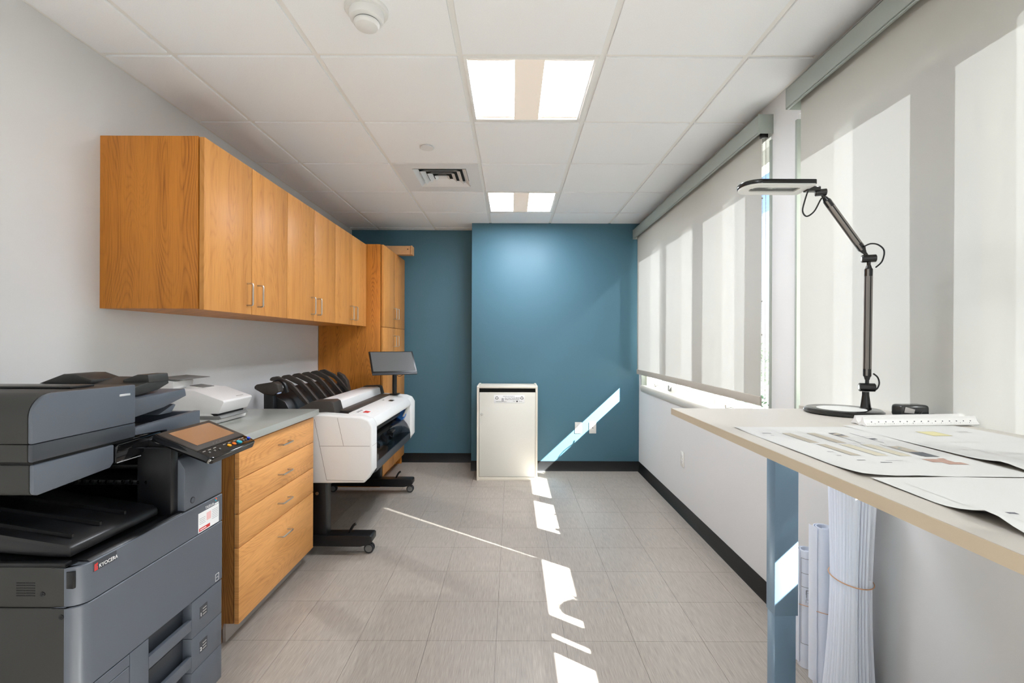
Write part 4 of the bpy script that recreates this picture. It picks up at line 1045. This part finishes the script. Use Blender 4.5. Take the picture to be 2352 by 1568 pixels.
# lower panels
b = BM(); P = rc(KX-.032, KX, K0, 1.199, .034); P[0] = (KX-.0335, K0); prism(b, P, 'Z', .03, .497, .0015, seg=1); obj('lower_corner_panel', b, 'char', r)
P = rc(KX-.032, KX, K0, 1.199, .034); P[0] = (KX-.0335, K0); b = BM(); prism(b, P, 'Z', .499, .5275, .0008, seg=1); obj('lower_trim_panel', b, 'char', r)
obj('lower_panel', box(BM(), KX-.03, KX, 1.2005, 1.262, .03, .528, .001), 'char', r)
dz = [.5275, .417, .313, .20, .095, .03]
for i in range(3):
    z1, z0 = dz[i], dz[i+1]+.0015
    b = BM(); box(b, KX-.03, KX, 1.4325, K1-.003, z0, z1, .001); d = obj('paper_drawer', b, 'char', r)
    # handle bar and recess
    obj('drawer_recess', box(BM(), KX-.055, KX-.028, 1.263, 1.432, z0, z1), 'char2', d)
    hz1 = z1-.050; hz0 = hz1-.032
    b = BM(); prism(b, [(KX-.012, hz1), (KX, hz1), (KX, hz0), (KX-.008, hz0), (KX-.028, hz0-.010), (KX-.03, hz0-.004)], 'Y', 1.2635, 1.4315, .001); obj('handle', b, 'char', d)
    if i < 2:
        lz = (z0+z1)/2+.003
        obj('size_label', box(BM(), KX-.0005, KX+.0004, 1.468, 1.505, lz-.018, lz+.018), 'char2', d)
        text('lettering', str(i+1), .016, (KX+.0006, 1.470, lz-.012), AX_X, 'whitep', d)
        b = BM()
        for k in range(3): box(b, KX+.0004, KX+.0007, 1.482, 1.500, lz-.012+.009*k, lz-.010+.009*k)
        obj('size_marks', b, 'inkl', d)
b = BM()
for z in (.5275, .538): pass
box(b, KX+.0002, KX+.0006, 1.545, 1.563, .535, .5362); box(b, KX+.0002, KX+.0006, 1.545, 1.563, .557, .5582); box(b, KX+.0002, KX+.0006, 1.545, 1.5462, .535, .558); box(b, KX+.0002, KX+.0006, 1.5618, 1.563, .535, .558); box(b, KX+.0002, KX+.0006, 1.549, 1.559, .546, .547)
obj('tray_symbol', b, 'whitep', dn)
# casters / plinth
obj('plinth', box(BM(), KB+.05, KX-.05, K0+.05, K1-.05, 0, .03), 'blk', r)
# branding and sticker on the front band
b = BM(); box(b, KX, KX+.0004, 1.093, 1.158, .7865, .8085); obj('badge', b, 'char2', fb)
text('lettering', 'KYOCERA', .0125, (KX+.0006, 1.1085, .7895), AX_X, 'whitep', fb, ext=.0002, sx=.92)
b = BM(); prism(b, [(1.0965, .787), (1.1055, .787), (1.1055, .7945), (1.103, .7975), (1.1055, .8), (1.1055, .804), (1.0965, .802)], 'X', KX, KX+.0006); em = obj('emblem', b, 'red', fb)
b = BM(); box(b, KX+.0006, KX+.0008, 1.0985, 1.0995, .790, .799); box(b, KX+.0006, KX+.0008, 1.1015, 1.1023, .790, .799); obj('emblem_lines', b, 'char', em)
text('lettering', 'TASKalfa', .0125, (KX+.0005, 1.493, .7895), AX_X, 'whitep', fb, ext=.0001, sx=.95)
obj('model_mark', box(BM(), KX, KX+.0006, 1.540, 1.560, .7880, .7925), 'whitep', fb)
for k, m in enumerate(('orange', 'red', 'teal', 'cyan')):
    a = PI*.5*k; b = BM(); cyl(b, (KX, 1.546+.003*math.cos(a), .804+.003*math.sin(a)), (KX+.0006, 1.546+.003*math.cos(a), .804+.003*math.sin(a)), .0028, n=12); obj('colour_dot', b, m, fb)
st = obj('sticker', box(BM(), KX, KX+.0005, 1.460, 1.562, .7265, .7865), 'whitep', fb, 'white service sticker with a red strip')
obj('sticker_strip', box(BM(), KX+.0005, KX+.0007, 1.463, 1.516, .7295, .7395), 'red', st)
obj('sticker_block', box(BM(), KX+.0005, KX+.0007, 1.499, 1.521, .753, .777), 'pink', st)
b = BM()
for k in range(6): box(b, KX+.0005, KX+.0007, 1.526, 1.557, .775-.0055*k, .7758-.0055*k)
for k in range(4): box(b, KX+.0005, KX+.0007, 1.465, 1.494, .768-.0055*k, .7688-.0055*k)
obj('sticker_text', b, 'ink', st)
obj('strip_text', box(BM(), KX+.0007, KX+.0009, 1.468, 1.497, .7330, .7360), 'whitep', st)
# output tray region on top of the body
obj('tray_floor', prism(BM(), [(KB, .90), (KB, .80), (KX-.03, .80), (KX-.03, .8135), (KX-.11, .815), (KX-.30, .835)], 'Y', K0+.01, K1-.005), 'blk', r)
obj('tray_rim', box(BM(), KB+.01, KX-.034, K0, K0+.018, .813, .822, .002), 'blk', r)
b = BM(); prism(b, [(-1.50, .86), (-1.50, .93), (-1.02, .855), (-1.005, .845), (-1.005, .825), (-1.05, .825)], 'Y', K0+.02, K0+.29, .006); tr = obj('output_tray', b, 'blk', r)
for k in range(3):
    b = BM(); yk = K0+.05+.075*k; prism(b, [(-1.48, .925), (-1.48, .935), (-1.03, .866), (-1.03, .858)], 'Y', yk, yk+.006); obj('tray_rib', b, 'blk', tr)
obj('rear_housing', box(BM(), KB, -1.40, K0, K1, .80, .985, .004), 'blk', r)
# inner wall under the scanner with ribs
obj('inner_wall', box(BM(), KB, KX-.10, 1.555, K1, .81, .985, .002), 'blk', r)
for k in range(7):
    x = -1.36+.045*k; b = BM(); prism(b, [(x, .83), (x+.008, .83), (x+.010, .915), (x+.002, .915)], 'Y', 1.545, 1.556); obj('inner_rib', b, 'glossblk', r)
b = BM(); box(b, -1.38, -1.02, 1.38, 1.55, .90, .915, .003); obj('feed_guide', b, 'blk', r); b = BM(); box(b, -1.40, -1.1, 1.44, 1.55, .93, .945, .003); obj('feed_guide', b, 'blk', r)
for k in range(14):
    b = BM(); cyl(b, (-1.36+.023*k, 1.375, .91), (-1.355+.023*k, 1.375, .91), .006, n=10); obj('feed_roller', b, 'glossblk', r)
# right hand tower
b = BM(); prism(b, [(KX-.10, .815), (KX-.002, .815), (KX-.002, .940), (KX-.020, .968), (KX-.10, .985)], 'Y', 1.402, K1, .003); tw = obj('tower', b, 'char', r)
obj('tower_inner', box(BM(), KX-.12, KX-.022, 1.372, 1.403, .815, 1.01, .003), 'blk', r)
obj('tower_cap', box(BM(), KX-.13, KX-.03, 1.39, K1-.02, .98, 1.03, .003), 'blk', r)
b = BM(); cyl(b, (KX-.003, 1.436, .838), (KX-.001, 1.436, .838), .0095, n=24); pb = obj('power_button', b, 'blk', tw)
b = BM(); cyl(b, (KX-.0012, 1.436, .838), (KX-.0004, 1.436, .838), .0075, n=24); obj('power_button_face', b, 'char', tw)
# scanner bed block
SX = -1.069
b = BM(); prism(b, [(K0+.012, .99), (K0+.012, 1.040), (K1+.04, 1.041), (K1+.04, 1.01), (1.275, .985)], 'X', KB, SX-.02, .003); obj('scanner_body', b, 'blk', r)
b = BM()
P = []
for k in range(7):
    a = PI+PI/2*k/6; P.append((K0+.012+.012*math.cos(a), .985+.012*math.sin(a)-.002))
P += [(1.262, .982), (1.274, .994), (1.274, 1.041), (K0, 1.041)]
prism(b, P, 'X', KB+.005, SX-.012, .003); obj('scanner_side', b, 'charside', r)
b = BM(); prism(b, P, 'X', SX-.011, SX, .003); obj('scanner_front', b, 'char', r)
obj('scanner_gap', box(BM(), KB, SX-.006, K0+.004, 1.346, 1.041, 1.047), 'void', r)
# glossy bracket to the panel
b = BM(); prism(b, [(1.276, .988), (1.276, 1.034), (1.283, 1.040), (1.44, 1.046), (1.44, 1.005)], 'X', SX-.05, SX+.004, .004); gb_ = obj('panel_bracket', b, 'glossblk', r)
obj('bracket_highlight', box(BM(), SX+.0035, SX+.0048, 1.278, 1.36, .990, .992), 'silver', gb_)
# far half of the scanner, a rimmed tray
b = BM(); y0, y1 = 1.346, 1.625; z0, z1 = 1.015, 1.083
prism(b, [(y0, 1.052), (y0, z1-.010), (y1, z1), (y1, z0), (1.47, z0), (1.47, 1.045)], 'X', SX-.02, SX, .002)
box(b, KB, SX-.02, y1-.02, y1, z0, z1-.002, .002); box(b, KB, KB+.02, y0, y1-.02, z0, z1, .002)
obj('bed_rim', b, 'char', r)
obj('bed_floor', box(BM(), KB+.02, SX-.02, y0, y1-.02, 1.02, 1.045), 'blk', r)
# document feeder, profile in the YZ plane with a big rounded near shoulder
P = [(K0-.003, 1.048)]; R_ = .052; yA = K0-.003; zT = 1.199
for k in range(9):
    a = PI - PI/2*k/8; P.append((yA+R_+R_*math.cos(a), zT-R_+R_*math.sin(a)))
P2 = [p for p in P] + [(1.346, 1.196), (1.346, 1.048)]
def split(P, z, above):
    out = []
    n = len(P)
    for i in range(n):
        a, c = P[i], P[(i+1) % n]
        ia = (a[1] >= z) == above; ic = (c[1] >= z) == above
        if ia: out.append(a)
        if ia != ic: t = (z-a[1])/(c[1]-a[1]); out.append((a[0]+(c[0]-a[0])*t, z))
    return out
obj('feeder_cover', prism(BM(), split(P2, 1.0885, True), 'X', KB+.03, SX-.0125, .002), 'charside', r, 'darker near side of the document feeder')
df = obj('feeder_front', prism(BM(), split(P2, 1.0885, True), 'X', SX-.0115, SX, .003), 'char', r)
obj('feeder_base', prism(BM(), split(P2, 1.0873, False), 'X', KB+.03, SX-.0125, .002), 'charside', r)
obj('feeder_base_front', prism(BM(), split(P2, 1.0873, False), 'X', SX-.0115, SX, .0025), 'char2', r)
b = BM(); box(b, SX-.001, SX+.0008, 1.291, 1.327, 1.168, 1.174, .0005); obj('feeder_badge', b, 'silver', df)
b = BM(); box(b, KB+.04, SX-.05, 1.20, 1.27, 1.1985, 1.204, .001); obj('feeder_lid', b, 'blk', df)
# document input tray, a wide flap rising to the far side
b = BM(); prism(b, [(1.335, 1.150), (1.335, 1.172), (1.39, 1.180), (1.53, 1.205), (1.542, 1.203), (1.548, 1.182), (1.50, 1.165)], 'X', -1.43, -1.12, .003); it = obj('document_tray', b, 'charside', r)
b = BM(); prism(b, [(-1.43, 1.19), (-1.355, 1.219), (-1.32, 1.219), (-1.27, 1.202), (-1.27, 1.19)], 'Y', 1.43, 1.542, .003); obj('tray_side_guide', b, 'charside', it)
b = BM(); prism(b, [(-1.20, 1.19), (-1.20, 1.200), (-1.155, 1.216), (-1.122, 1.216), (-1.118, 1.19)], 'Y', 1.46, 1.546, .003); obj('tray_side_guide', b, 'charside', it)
b = BM(); prism(b, [(1.346, 1.092), (1.346, 1.148), (1.595, 1.160), (1.602, 1.135), (1.50, 1.11)], 'X', -1.55, -1.10, .003); ot = obj('document_output_tray', b, 'char', r)
b = BM(); prism(b, [(1.50, 1.085), (1.57, 1.112), (1.58, 1.108), (1.56, 1.085)], 'X', -1.3, -1.12, .002); obj('tray_stop', b, 'char', ot)
# control panel
A = Vector((-1.0, 1.322, 1.060)); Uv = Vector((0, .236, 0)); Vv = Vector((.163, 0, -.066)); un = Uv.normalized(); vn = Vv.normalized(); nn = un.cross(-vn)
if nn.z < 0: nn = -nn
mx = Matrix(((un.x, vn.x, nn.x, A.x), (un.y, vn.y, nn.y, A.y), (un.z, vn.z, nn.z, A.z), (0, 0, 0, 1)))
LU, LV = Uv.length, Vv.length
b = BM(); prism(b, [(0, 0), (LU, 0), (LU+.004, LV*.5), (LU+.002, LV-.02), (LU-.004, LV-.006), (LU-.012, LV), (.010, LV+.002), (.002, LV-.008)], 'Z', -.022, 0, .004, mx=mx); cp_ = obj('control_panel', b, 'glossblk', r)
obj('panel_bezel', box(BM(), .004, LU-.004, .006, LV*.74, -.002, .003, .001, mx=mx), 'dkbrown', cp_)
obj('panel_screen', box(BM(), LU*.13, LU*.90, LV*.11, LV*.62, .0028, .0036, mx=mx), 'amber', cp_, 'touch screen reflecting the oak cabinets')
def btn(u_, rr, m, nm='button', v_=.87):
    b = BM(); c = mx @ Vector((LU*u_, LV*v_, 0)); cyl(b, c, c+nn*.0032, rr, n=20, bev=.0008); obj(nm, b, m, cp_)
btn(.50, .0062, 'yel2'); btn(.605, .0065, 'orange'); btn(.72, .0085, 'cyan'); btn(.955, .0055, 'bluebtn', v_=.86)
for u_ in (.10, .20, .30, .82, .88): btn(u_, .003, 'grey')
for u_ in (.36, .43, .50): btn(u_, .0022, 'grey', v_=.69)
b = BM()
for u_ in (.08, .18, .28, .48, .585, .70, .81, .88): box(b, LU*u_-.006, LU*u_+.006, LV*.79, LV*.80, 0, .0004, mx=mx)
obj('button_captions', b, 'inkl', cp_)
b = BM(); c = A+Uv*.45+Vv*.2; cyl(b, c-nn*.02, (-1.02, 1.43, 1.0), .03, .035, n=16); obj('panel_hinge', b, 'blk', r)
